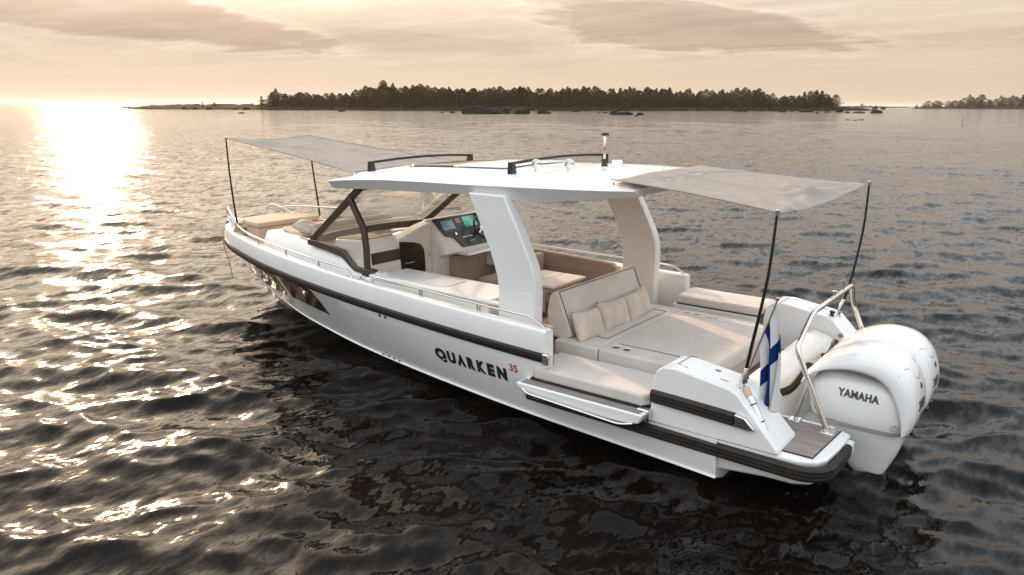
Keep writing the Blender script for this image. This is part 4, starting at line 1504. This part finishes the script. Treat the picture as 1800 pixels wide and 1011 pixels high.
    V = [stick(hb, (-.4, yc + .032 * math.cos(a), .835 + .026 * math.sin(a)), (1, 0, 0), .003) for a in np.linspace(0, 2 * math.pi, 17)[:-1]]
    make('hood_badge', V, [tuple(range(16))], badge_red, body)
    return body


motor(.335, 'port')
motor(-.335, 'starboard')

# ------------------------------------------------------------------ awnings


def awning(name, label, corners, sag, edge_sag, poles, pole_mats):
    """corners: A,B at the roof (port, starboard), C,D on the pole tops (starboard, port)"""
    A, B, Cc, D = (Vector(c) for c in corners)
    mid = (A + B + Cc + D) / 4
    root = thing(name, label, 'awning', tuple(poles[0][0]))
    n1_, n2_ = 41, 33
    rng = random.Random(len(label))
    wr = [(rng.uniform(.15, .9), rng.uniform(.1, .9), rng.uniform(-1.2, 1.2), rng.uniform(.10, .26), rng.uniform(.02, .045)) for _ in range(13)]
    V = []
    for i in range(n1_):
        s = i / (n1_ - 1)
        for j in range(n2_):
            t = j / (n2_ - 1)
            p = A.lerp(D, s).lerp(B.lerp(Cc, s), t)
            bs, bt = 4 * s * (1 - s), 4 * t * (1 - t)
            # hollow edges
            cen = A.lerp(D, s).lerp(B.lerp(Cc, s), .5)
            p += (cen - p) * (.07 * bs * (abs(t - .5) * 2) ** 3)
            cen2 = A.lerp(D, .5).lerp(B.lerp(Cc, .5), t)
            if s > .5:
                p += (cen2 - p) * (.05 * bt * ((s - .5) * 2) ** 3)
            p.z -= sag * bs * bt ** .7 + edge_sag * bt * s ** 2.5
            for (ws, wt, ang, ln, am) in wr:
                ds, dt_ = s - ws, t - wt
                al = ds * math.cos(ang) + dt_ * math.sin(ang)
                ac = -ds * math.sin(ang) + dt_ * math.cos(ang)
                p.z += am * math.exp(-(al / ln) ** 2 - (ac / .028) ** 2)
            # creases running out of the corners
            for (cs, ct) in ((0, 0), (0, 1), (1, 0), (1, 1)):
                d = math.hypot(s - cs, t - ct)
                a = math.atan2(t - ct, s - cs)
                p.z += .010 * math.exp(-(d / .35) ** 2) * math.sin(a * 11) * min(1, d * 8)
            hr = roof_bvh.ray_cast(Vector((p.x, p.y, 4)), Vector((0, 0, -1)))[0]
            if hr is not None:
                p.z = max(p.z, hr.z + .014)
            V.append(p)
    cl = make('shade_cloth', V, grid_faces(n1_, n2_), awning_cloth, root, smooth=True)
    sd = cl.modifiers.new('thickness', 'SOLIDIFY')
    sd.thickness = .004
    hem = []
    idx = [i * n2_ for i in range(n1_)] + [(n1_ - 1) * n2_ + j for j in range(1, n2_)] + [i * n2_ + n2_ - 1 for i in range(n1_ - 2, -1, -1)]
    tube('hem', [V[k] for k in idx], .006, awning_cloth, cl, n=5)
    for pts in poles:
        N = len(pts)
        pp = catmull(pts, 6)
        po = tube('pole', pp, [.0165 - .006 * k / (len(pp) - 1) for k in range(len(pp))], pole_black, root, n=8)
        p0, p1 = Vector(pp[0]), Vector(pp[3])
        lathe('pole_foot', p0 - (p1 - p0).normalized() * .01, p1 - p0, [(0, .019), (.16, .019), (.165, .015)], steel, po, n=10)
        lathe('pole_tip', Vector(pp[-1]), Vector((0, 0, 1)), [(-.02, .016), (.02, .018), (.026, 0)], steel, po, n=8)
    # clips on the roof edge
    for t in (0.02, .5, .98):
        p = A.lerp(B, t)
        lathe('awning_clip', (p.x, p.y, roof_z(p.x, p.y) - .002), (0, 0, 1), [(0, .014), (.012, .014), (.02, .008), (.03, .010), (.034, 0)], steel, root, n=8)
    return root


awning('stern_awning', 'grey fabric awning stretched from the hard top over the stern sun bed on two poles',
       [(2.24, 1.04, 2.44), (2.24, -1.04, 2.44), (.57, -1.43, 2.32), (.57, 1.43, 2.32)], .015, .075,
       [[(.735, 1.42, .90), (.69, 1.43, 1.2), (.60, 1.44, 1.8), (.57, 1.435, 2.32)], [(.735, -1.42, .90), (.66, -1.44, 1.2), (.585, -1.45, 1.8), (.57, -1.435, 2.32)]], None)
awning('bow_awning', 'grey fabric awning stretched from the hard top over the bow on two poles',
       [(5.80, 1.05, 2.305), (5.80, -1.05, 2.305), (8.85, -.74, 2.61), (8.85, .74, 2.61)], .02, .03,
       [[(8.99, .565, 1.18), (8.965, .62, 1.55), (8.90, .70, 2.1), (8.85, .745, 2.61)], [(8.62, -.70, 1.18), (8.70, -.73, 1.55), (8.80, -.74, 2.1), (8.85, -.745, 2.61)]], None)

# ------------------------------------------------------------------ flag
flag = thing('stern_flag', 'white flag with blue cross hanging limp from the slanted staff on the port stern pod', 'flag', (.765, 1.33, .90))
S0, S1 = Vector((.765, 1.33, .895)), Vector((.575, 1.235, 1.60))
tube('flag_staff', [S0, S0.lerp(S1, .5), S1], .011, steel, flag, n=8)
lathe('staff_knob', S1, S1 - S0, [(-.005, .012), (.008, .018), (.02, .016), (.026, 0)], steel, flag, n=10)
nu, nv = 46, 26
V, UV = [], []
for i in range(nu):
    u = i / (nu - 1)           # along the fly, hanging down
    for j in range(nv):
        v = j / (nv - 1)       # along the hoist, from its lower to its upper end
        h = S1.lerp(S0, .04 + (1 - v) * .52)
        # cloth falls from the hoist and gathers under the staff head
        top = Vector((.545, 1.215, 1.55))
        fall = u * 1.10
        g = 1 - math.exp(-u * 5.0)
        base = h.lerp(Vector((top.x - .035 + .07 * v, top.y + .02 - .01 * v, h.z)), g * .75)
        ple = math.sin(v * math.pi * 3.6 + u * 1.6 + .6) * .060 * g * (.55 + .5 * u)
        spread = (v - .5) * .12 * g
        p = Vector((base.x - spread + ple * .45, base.y + ple * .9 + .012 * math.sin(u * 7), h.z - fall * (.72 + .10 * v)))
        V.append(p)
        UV.append((u, v))
fc = make('flag_cloth', V, grid_faces(nu, nv), flag_mat, flag, smooth=True)
uvl = fc.data.uv_layers.new(name='UVMap')
for l in fc.data.loops:
    uvl.data[l.index].uv = UV[l.vertex_index]
sd = fc.modifiers.new('thickness', 'SOLIDIFY')
sd.thickness = .003

# ------------------------------------------------------------------ loose pillows


def pillow(label, center, ax_w, ax_h, wd, ht, th, group=None, seed=0):
    c = Vector(center)
    aw = Vector(ax_w).normalized()
    ah = Vector(ax_h)
    ah = (ah - aw * ah.dot(aw)).normalized()
    an = aw.cross(ah)
    rng = random.Random(seed)
    ph = [rng.uniform(0, 6) for _ in range(6)]
    n = 17
    V, F = [], []
    for side in (1, -1):
        o = len(V)
        for i in range(n):
            s = -1 + 2 * i / (n - 1)
            for j in range(n):
                t = -1 + 2 * j / (n - 1)
                x = s * (1 - .10 * (1 - t * t) * abs(s) ** 3)
                y = t * (1 - .12 * (1 - s * s) * abs(t) ** 3)
                h = ((1 - abs(s) ** 2.6) * (1 - abs(t) ** 2.6)) ** .55
                wob = .05 * math.sin(3 * s + ph[0]) * math.sin(2.6 * t + ph[1]) + .04 * math.sin(7 * s + 5 * t + ph[2]) * h
                V.append(c + aw * x * wd / 2 + ah * y * ht / 2 + an * side * (h * th / 2 * (1 + wob * 2) + .003))
        F += [tuple(a + o for a in f) for f in grid_faces(n, n)]
    # piping edge
    ob = make('throw_pillow', V, F, pillow_fab, None, smooth=True)
    bm = bmesh.new()
    bm.from_mesh(ob.data)
    bmesh.ops.remove_doubles(bm, verts=bm.verts, dist=.008)
    bmesh.ops.recalc_face_normals(bm, faces=bm.faces)
    bm.to_mesh(ob.data)
    bm.free()
    tag(ob, label, 'pillow', group)
    return ob


pillow('beige throw pillow at the port end of the sun bed backrest, nearest the camera', (2.70, .60, .868), (.05, -1, -.10), (.42, -.05, 1),  .57, .34, .15, 'pillows on the sun bed', 1)
pillow('beige throw pillow in the middle of the three on the sun bed', (2.70, .07, .868), (-.03, -1, -.06), (.42, .04, 1),  .57, .34, .15, 'pillows on the sun bed', 2)
pillow('beige throw pillow at the starboard end of the sun bed backrest, farthest from the camera', (2.70, -.46, .868), (.04, -1, .05), (.42, .0, 1),  .57, .34, .15, 'pillows on the sun bed', 3)
pillow('tan throw pillow lying on the port side of the foredeck sun pad', (7.30, .60, 1.455), (.6, -1, .08), (1, .6, .40), .42, .30, .14, None, 4)
pillow('tan throw pillow on the starboard end of the foredeck sun pad', (7.28, -.58, 1.468), (-.25, -1, 0), (1, -.2, .5), .40, .30, .14, None, 5)

# ------------------------------------------------------------------ islands, trees, boulders


def ground_dir(u):
    d = pix_dir(u, 200)
    return Vector((d.x, d.y, 0)).normalized(), math.hypot(d.x, d.y) / d.dot(fw)


def place(u, depth):
    """ground point seen at picture column u, 'depth' metres ahead of the camera"""
    d, k = ground_dir(u)
    return Vector((CAM.x, CAM.y, 0)) + d * (depth * k)


def hash_noise(x, y, seed=0):
    return math.sin(x * 12.9898 + y * 78.233 + seed * 37.7) * 43758.5453 % 1.0


def island(name, label, stations, seed):
    """low land: stations (u, near depth, far depth, height)"""
    rng = random.Random(seed)
    us = np.linspace(stations[0][0], stations[-1][0], 150)
    V = []
    cols = 15
    for i, u in enumerate(us):
        near, far, h = (interp(u, [s[0] for s in stations], [s[k] for s in stations]) for k in (1, 2, 3))
        near += rng.uniform(-5, 5)
        e = min(1, i / 5, (len(us) - 1 - i) / 5)
        for k in range(cols):
            t = k / (cols - 1)
            d = near + (far - near) * t
            prof = math.sin(math.pi * min(1, max(0, t))) ** .6
            p = place(u, d)
            z = -.8 + (h * 1.8 + .8) * prof * (0.75 + .5 * rng.random()) * (.25 + .75 * e)
            if k in (0, cols - 1):
                z = -.9
            V.append((p.x, p.y, z))
    o = make(name, V, grid_faces(len(us), cols), soil_mat, None, smooth=True)
    tag(o, label, 'island', kind='structure')
    return o


MAIN = [(214, 400, 425, .6), (300, 395, 440, 1.1), (400, 385, 450, 1.4), (455, 378, 470, 1.3), (600, 372, 500, 1.6), (800, 370, 510, 1.8), (1000, 400, 540, 1.8), (1200, 440, 570, 1.7), (1350, 470, 580, 1.6), (1470, 500, 580, 1.2), (1520, 520, 560, .8), (1560, 530, 555, .4)]
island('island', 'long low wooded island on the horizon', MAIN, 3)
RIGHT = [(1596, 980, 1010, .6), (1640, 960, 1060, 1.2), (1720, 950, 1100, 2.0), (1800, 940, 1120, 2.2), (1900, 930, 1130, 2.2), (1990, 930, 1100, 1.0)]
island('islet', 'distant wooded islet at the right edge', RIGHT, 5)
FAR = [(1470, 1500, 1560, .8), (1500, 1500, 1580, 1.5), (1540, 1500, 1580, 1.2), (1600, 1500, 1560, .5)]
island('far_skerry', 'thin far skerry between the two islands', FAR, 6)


def tree_mesh(kind, seed):
    """unit-height tree: (trunk mesh data, crown mesh data)"""
    rng = random.Random(seed)
    parts = []
    lean = Vector((rng.uniform(-.03, .03), rng.uniform(-.03, .03), 0))
    top = .92
    parts.append(tube_geo([Vector((0, 0, -.06)), lean * .4 + Vector((0, 0, .3)), lean + Vector((0, 0, .65)), lean * 1.4 + Vector((0, 0, top))], [.012, .010, .006, .002], 6))
    lobes = [(rng.uniform(0, 6.28), rng.uniform(.12, .95), rng.uniform(.10, .28)) for _ in range(11)]

    def radius(h, a):
        if kind == 'birch':
            r = .165 * math.sin(math.pi * min(1, max(0, (h - .02)) / .98) ** .8) ** .75 + .012
        elif kind == 'spruce':
            r = .165 * max(0, 1.0 - h) ** .85 + .010
        else:
            r = .25 * math.sin(math.pi * min(1, (h + .10) / 1.10)) ** .6 + .012
        k = .62
        for (la, lh, ls) in lobes:
            da = math.cos(a - la)
            k += 1.1 * math.exp(-((h - lh) / .085) ** 2) * max(0, da) ** 2 * (ls / .2) * .6
        return r * min(k, 1.45)
    V, F = [], []
    for q in range(1700):
        h = rng.uniform(.07, 1.0)
        a = rng.uniform(0, 2 * math.pi)
        r = radius(h, a) * rng.random() ** .42
        # foliage thins out between the limbs
        if math.sin(h * 41 + 2.2 * math.sin(a + seed) + seed) < -.55 and rng.random() < .7:
            continue
        p = Vector((r * math.cos(a), r * math.sin(a), h)) + lean * h
        s = rng.uniform(.015, .031) * (1.15 - .5 * h)
        n = Vector((rng.gauss(0, 1), rng.gauss(0, 1), rng.gauss(0, 1))).normalized()
        a_ = n.orthogonal().normalized()
        b_ = n.cross(a_)
        o = len(V)
        V += [p + a_ * s, p + b_ * s * .8, p - a_ * s, p - b_ * s * .8]
        F.append((o, o + 1, o + 2, o + 3))
        if q % 130 == 0:
            parts.append(tube_geo([lean * h + Vector((0, 0, max(.05, h - .10))), p], [.004, .0015], 4))
    trunkVF = join_geo(parts)
    res = []
    for nm, (vv, ff), mt in (('trunk', trunkVF, trunk_mat), ('crown', (V, F), leaf_mat)):
        me = bpy.data.meshes.new(nm)
        me.from_pydata([tuple(x) for x in vv], [], ff)
        me.materials.append(mt)
        res.append(me)
    return res


KINDS = [tree_mesh(k, s) for k, s in (('birch', 1), ('birch', 2), ('birch', 3), ('spruce', 4), ('spruce', 5), ('bushy', 6), ('bushy', 7), ('bushy', 8))]


def tree(kind, p, h, rot, wx, label, group=None, name='island_tree'):
    root = bpy.data.objects.new(name, None)
    COL.objects.link(root)
    root.location = p
    root.scale = (h * wx, h * wx, h)
    root.rotation_euler = (0, 0, rot)
    tag(root, label, 'tree', group)
    for nm, me in zip(('trunk', 'crown'), KINDS[kind]):
        c = bpy.data.objects.new(nm, me)
        COL.objects.link(c)
        c.parent = root
    return root


# height of the wood's outline over the picture's columns (pixel rows of the tree tops in the photograph)
TOPU = [455, 470, 480, 496, 508, 515, 535, 560, 580, 600, 630, 648, 660, 672, 688, 700, 720, 738, 760, 800, 850, 905, 915, 930, 960, 1000, 1050, 1058, 1075, 1100, 1125, 1150, 1175, 1186, 1208, 1215, 1240, 1262, 1275, 1300, 1330, 1345, 1375, 1400, 1440, 1455, 1474]
TOPV = [168, 164, 157, 156, 166, 164, 161, 163, 165, 161, 160, 152, 150, 144, 146, 150, 152, 147, 151, 155, 153, 154, 149, 155, 157, 153, 153, 156, 157, 154, 157, 153, 156, 163, 158, 163, 160, 157, 160, 157, 155, 163, 168, 163, 161, 164, 164]
rng = random.Random(21)


def horizon_v(u):
    return 180.6 + .00405 * u


def wood(us, depth_fn, top_fn, lab_fn, group, jitter, kinds=None, short=1.0):
    for u in us:
        uu = u + rng.uniform(-jitter, jitter)
        dep = depth_fn(uu)
        p = place(uu, dep)
        k = (Vector((p.x - CAM.x, p.y - CAM.y, 0))).length
        vt = top_fn(uu) + rng.choice((-1.5, 0, 1.5, 3, 5, 8)) + rng.uniform(-1, 1)
        base_v = horizon_v(uu) + (CAM.z - 1.0) / dep * F_PX * .97
        h = max(3.0, (base_v - vt) * short / F_PX * dep)
        p.z = .7
        kd = rng.choice(kinds or (0, 1, 2, 5, 6, 7, 5, 6, 0, 7, 6, 7))
        tree(kd, p, h, rng.uniform(0, 6.28), rng.uniform(1.25, 1.9) * (1.3 if dep > 800 else 1) * min(1.5, max(.9, 12 / h)), lab_fn(uu, kd), group)


def near_d(u):
    return interp(u, [s[0] for s in MAIN], [s[1] for s in MAIN])


SECT = [(560, 'at the thin left end of the island wood'), (640, 'in the low stretch left of the tallest island trees'), (700, 'in the tallest stand of the island wood'), (770, 'just right of the tallest stand on the island'), (850, 'behind the left half of the boulder heap'), (930, 'behind the right half of the boulder heap'), (1060, 'between the boulder heap and the long boulder'), (1186, 'behind the long sloping boulder'), (1275, 'left of the peaked group on the island'), (1345, 'in the peaked group on the island'), (1400, 'in the low gap near the right island end'), (9999, 'at the right end of the island wood')]


def lab_main(u, kd):
    sec = [t for lim, t in SECT if u < lim][0]
    sort = ['slim leafy tree', 'slim leafy tree', 'slim leafy tree', 'pointed narrow tree', 'pointed narrow tree', 'broad bushy tree', 'broad bushy tree', 'broad bushy tree'][kd]
    return '%s %s %s' % (ROWN[0], sort, sec)


ROWN = ['front']
# lone trees at the thin left end
tree(0, Vector((*place(461, 395).xy, .6)), 6.6, .4, 1.0, 'small slim lone tree left of the wood on the long island')
tree(5, Vector((*place(487, 396).xy, .6)), 10.2, 1.9, .95, 'round lone tree standing apart at the left end of the island wood')
tree(3, Vector((*place(357, 405).xy, .5)), 4.2, .2, .8, 'tiny bare tree on the low left tip of the island')
tree(6, Vector((*place(378, 406).xy, .5)), 3.4, 1.2, 1.2, 'low shrub on the low left tip of the island')
tree(7, Vector((*place(445, 400).xy, .5)), 3.0, 1.2, 1.4, 'low shrub beside the small lone tree on the island')
us = np.concatenate([np.arange(468, 512, 9.0), np.arange(512, 1474, 7.4)])
topf = lambda u: interp(u, TOPU, TOPV)
wood(us, lambda u: near_d(u) + 22 + rng.uniform(0, 10), lambda u: topf(u) + 3, lab_main, 'trees of the long island wood', 3.5)
ROWN[0] = 'rear'
us = np.arange(516, 1470, 8.6)
wood(us, lambda u: near_d(u) + 48 + rng.uniform(0, 16), lambda u: topf(u) - .5, lab_main, 'trees of the long island wood', 4.5)
RTU = [1600, 1625, 1640, 1660, 1680, 1695, 1712, 1730, 1760, 1800, 1990]
RTV = [184, 181, 178, 180, 175, 168, 166, 171, 171, 166, 166]
us = np.concatenate([np.arange(1612, 1660, 8), np.arange(1664, 1822, 7.0)])
wood(us, lambda u: 990 + rng.uniform(0, 50), lambda u: interp(u, RTU, RTV) - .5, lambda u, k: 'tree in the distant wood on the islet at the right edge', 'trees of the right islet', 3.5, kinds=[0, 1, 2, 5, 6, 7])
us = [1482, 1490, 1514, 1522, 1530, 1538, 1545]
wood(us, lambda u: 1530, lambda u: 182 + (2 if u > 1535 else 0), lambda u, k: 'low tree on the thin far skerry between the islands', 'trees of the far skerry', 2, kinds=[5, 6, 7])

# low bushes that fill the foot of the wood: one mass nobody could count
V, F = [], []
rs_ = random.Random(5)
for q in range(12000):
    u = rs_.uniform(452, 1476)
    dep = near_d(u) + 9 + rs_.random() ** 2 * 40
    c = place(u, dep)
    hh = rs_.random() ** 1.6 * (3.6 if u > 510 else 1.6)
    p = Vector((c.x, c.y, .5 + hh))
    s = rs_.uniform(.16, .34)
    n = Vector((rs_.gauss(0, 1), rs_.gauss(0, 1), rs_.gauss(0, 1))).normalized()
    a = n.orthogonal().normalized()
    b = n.cross(a)
    o = len(V)
    V += [p + a * s, p + b * s, p - a * s, p - b * s]
    F.append((o, o + 1, o + 2, o + 3))
ug = make('undergrowth', V, F, leaf_mat)
tag(ug, 'dense low bushes along the foot of the island wood', 'bushes', kind='stuff')


def boulder_mesh(seed, flat):
    rng2 = random.Random(seed)
    bm = bmesh.new()
    bmesh.ops.create_icosphere(bm, subdivisions=3, radius=1)
    planes = [(Vector((rng2.gauss(0, 1), rng2.gauss(0, 1), rng2.gauss(0, .8))).normalized(), rng2.uniform(.62, .9)) for _ in range(9)]
    for v in bm.verts:
        for n, d in planes:
            e = v.co.dot(n) - d
            if e > 0:
                v.co -= n * e * .85
        v.co *= 1 + .05 * math.sin(v.co.x * 7 + seed) * math.sin(v.co.y * 6)
        v.co.z *= flat
    me = bpy.data.meshes.new('boulder')
    bm.to_mesh(me)
    bm.free()
    me.materials.append(rock_mat)
    me.polygons.foreach_set('use_smooth', [True] * len(me.polygons))
    me.set_sharp_from_angle(angle=R(28))
    return me


BM = [boulder_mesh(s, f) for s, f in ((1, .8), (2, .65), (3, .9), (4, .5))]


def boulder(u, v, wpx, hpx, label, group=None, seed=0):
    """waterline column and row in the photograph give the place on the water; the size follows from the distance"""
    d = pix_dir(u, v)
    t = CAM.z / -d.z
    p = CAM + d * t
    dep = (p - CAM).dot(fw)
    wm, hm = wpx / F_PX * dep, hpx / F_PX * dep
    rg = random.Random(seed + int(u))
    o = bpy.data.objects.new('boulder', BM[rg.randrange(4)])
    COL.objects.link(o)
    fl = {0: .8, 1: .65, 2: .9, 3: .5}[BM.index(o.data)]
    o.location = (p.x, p.y, hm * .10)
    o.scale = (wm / 2, wm / 2 * .85, hm / fl * .78)
    o.rotation_euler = (0, 0, rg.uniform(0, 6.28))
    tag(o, label, 'boulder', group)
    return o


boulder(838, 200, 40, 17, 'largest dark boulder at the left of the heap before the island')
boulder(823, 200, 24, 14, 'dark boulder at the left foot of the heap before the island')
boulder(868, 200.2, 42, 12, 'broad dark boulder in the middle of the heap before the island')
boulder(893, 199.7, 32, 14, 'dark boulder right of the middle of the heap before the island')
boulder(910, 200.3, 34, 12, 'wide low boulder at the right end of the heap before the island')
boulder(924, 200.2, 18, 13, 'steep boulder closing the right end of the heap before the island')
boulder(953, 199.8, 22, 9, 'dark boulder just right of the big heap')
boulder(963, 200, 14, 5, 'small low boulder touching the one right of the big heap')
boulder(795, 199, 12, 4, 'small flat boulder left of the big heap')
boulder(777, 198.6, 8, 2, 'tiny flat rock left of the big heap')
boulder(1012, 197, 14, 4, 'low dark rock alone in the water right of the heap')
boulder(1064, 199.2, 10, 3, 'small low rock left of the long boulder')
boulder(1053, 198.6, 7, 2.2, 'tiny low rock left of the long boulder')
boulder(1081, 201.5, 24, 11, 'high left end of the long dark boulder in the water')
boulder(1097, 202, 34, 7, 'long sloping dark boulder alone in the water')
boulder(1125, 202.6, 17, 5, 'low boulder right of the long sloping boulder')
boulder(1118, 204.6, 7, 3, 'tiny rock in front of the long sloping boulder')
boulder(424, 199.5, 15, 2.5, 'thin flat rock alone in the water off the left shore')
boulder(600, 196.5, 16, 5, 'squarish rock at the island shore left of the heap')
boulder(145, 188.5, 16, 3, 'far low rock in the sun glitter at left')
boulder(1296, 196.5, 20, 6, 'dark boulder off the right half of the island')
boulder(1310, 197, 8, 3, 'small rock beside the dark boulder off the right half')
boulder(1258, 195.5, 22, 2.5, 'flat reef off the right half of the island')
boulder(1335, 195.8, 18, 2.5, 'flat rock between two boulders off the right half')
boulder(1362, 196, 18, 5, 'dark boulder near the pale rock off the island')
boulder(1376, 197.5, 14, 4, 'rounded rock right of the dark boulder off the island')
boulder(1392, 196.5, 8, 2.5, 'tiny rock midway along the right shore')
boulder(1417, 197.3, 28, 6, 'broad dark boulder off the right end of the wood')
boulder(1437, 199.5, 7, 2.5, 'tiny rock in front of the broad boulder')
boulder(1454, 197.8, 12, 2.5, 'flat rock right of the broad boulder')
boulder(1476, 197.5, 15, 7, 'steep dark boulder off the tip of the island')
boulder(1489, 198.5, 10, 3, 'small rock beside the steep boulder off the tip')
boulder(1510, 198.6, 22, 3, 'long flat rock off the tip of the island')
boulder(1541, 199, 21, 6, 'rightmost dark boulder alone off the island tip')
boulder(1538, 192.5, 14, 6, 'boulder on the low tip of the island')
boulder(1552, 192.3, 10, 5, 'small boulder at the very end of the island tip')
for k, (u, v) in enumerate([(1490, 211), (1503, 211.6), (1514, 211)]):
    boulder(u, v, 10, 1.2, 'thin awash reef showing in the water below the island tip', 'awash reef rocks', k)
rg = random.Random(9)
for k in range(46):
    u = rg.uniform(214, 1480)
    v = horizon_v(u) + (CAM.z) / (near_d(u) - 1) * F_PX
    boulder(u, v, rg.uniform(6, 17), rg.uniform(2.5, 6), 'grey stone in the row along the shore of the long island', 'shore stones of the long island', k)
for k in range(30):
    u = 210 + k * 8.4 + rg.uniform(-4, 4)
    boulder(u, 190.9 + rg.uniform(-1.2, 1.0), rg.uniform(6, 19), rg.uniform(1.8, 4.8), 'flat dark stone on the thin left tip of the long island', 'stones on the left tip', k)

# slim spar buoy at right
d = pix_dir(1692, 221)
p = CAM + d * (CAM.z / -d.z)
bu = thing('spar_buoy', 'thin dark spar buoy standing in the open water at right', 'buoy', (p.x, p.y, 0))
lathe('spar', (p.x, p.y, -.4), (.04, 0, 1), [(0, .07), (.6, .07), (.7, .035), (1.5, .03), (1.52, 0)], black, bu, n=8)
lathe('topmark', (p.x + .055, p.y, 1.0), (0, 0, 1), [(0, .0), (.02, .09), (.2, .03), (.22, 0)], black, bu, n=8)

# ------------------------------------------------------------------ evening haze over the water
hz_ = bpy.data.materials.new('haze_air')
hz_.use_nodes = True
t = NT(hz_.node_tree)
pvn = t.n('ShaderNodeVolumePrincipled', i={'Color': (1.0, 0.93, 0.84, 1), 'Density': 0.00006, 'Anisotropy': 0.4})
t.n('ShaderNodeOutputMaterial', i={1: pvn.outputs[0]})
hz_box = box('haze', -31000, 31000, -31000, 31000, -2.0, 40.0, hz_, None, bevel=0)
tag(hz_box, 'thin warm evening haze over the sea', 'haze', kind='stuff')
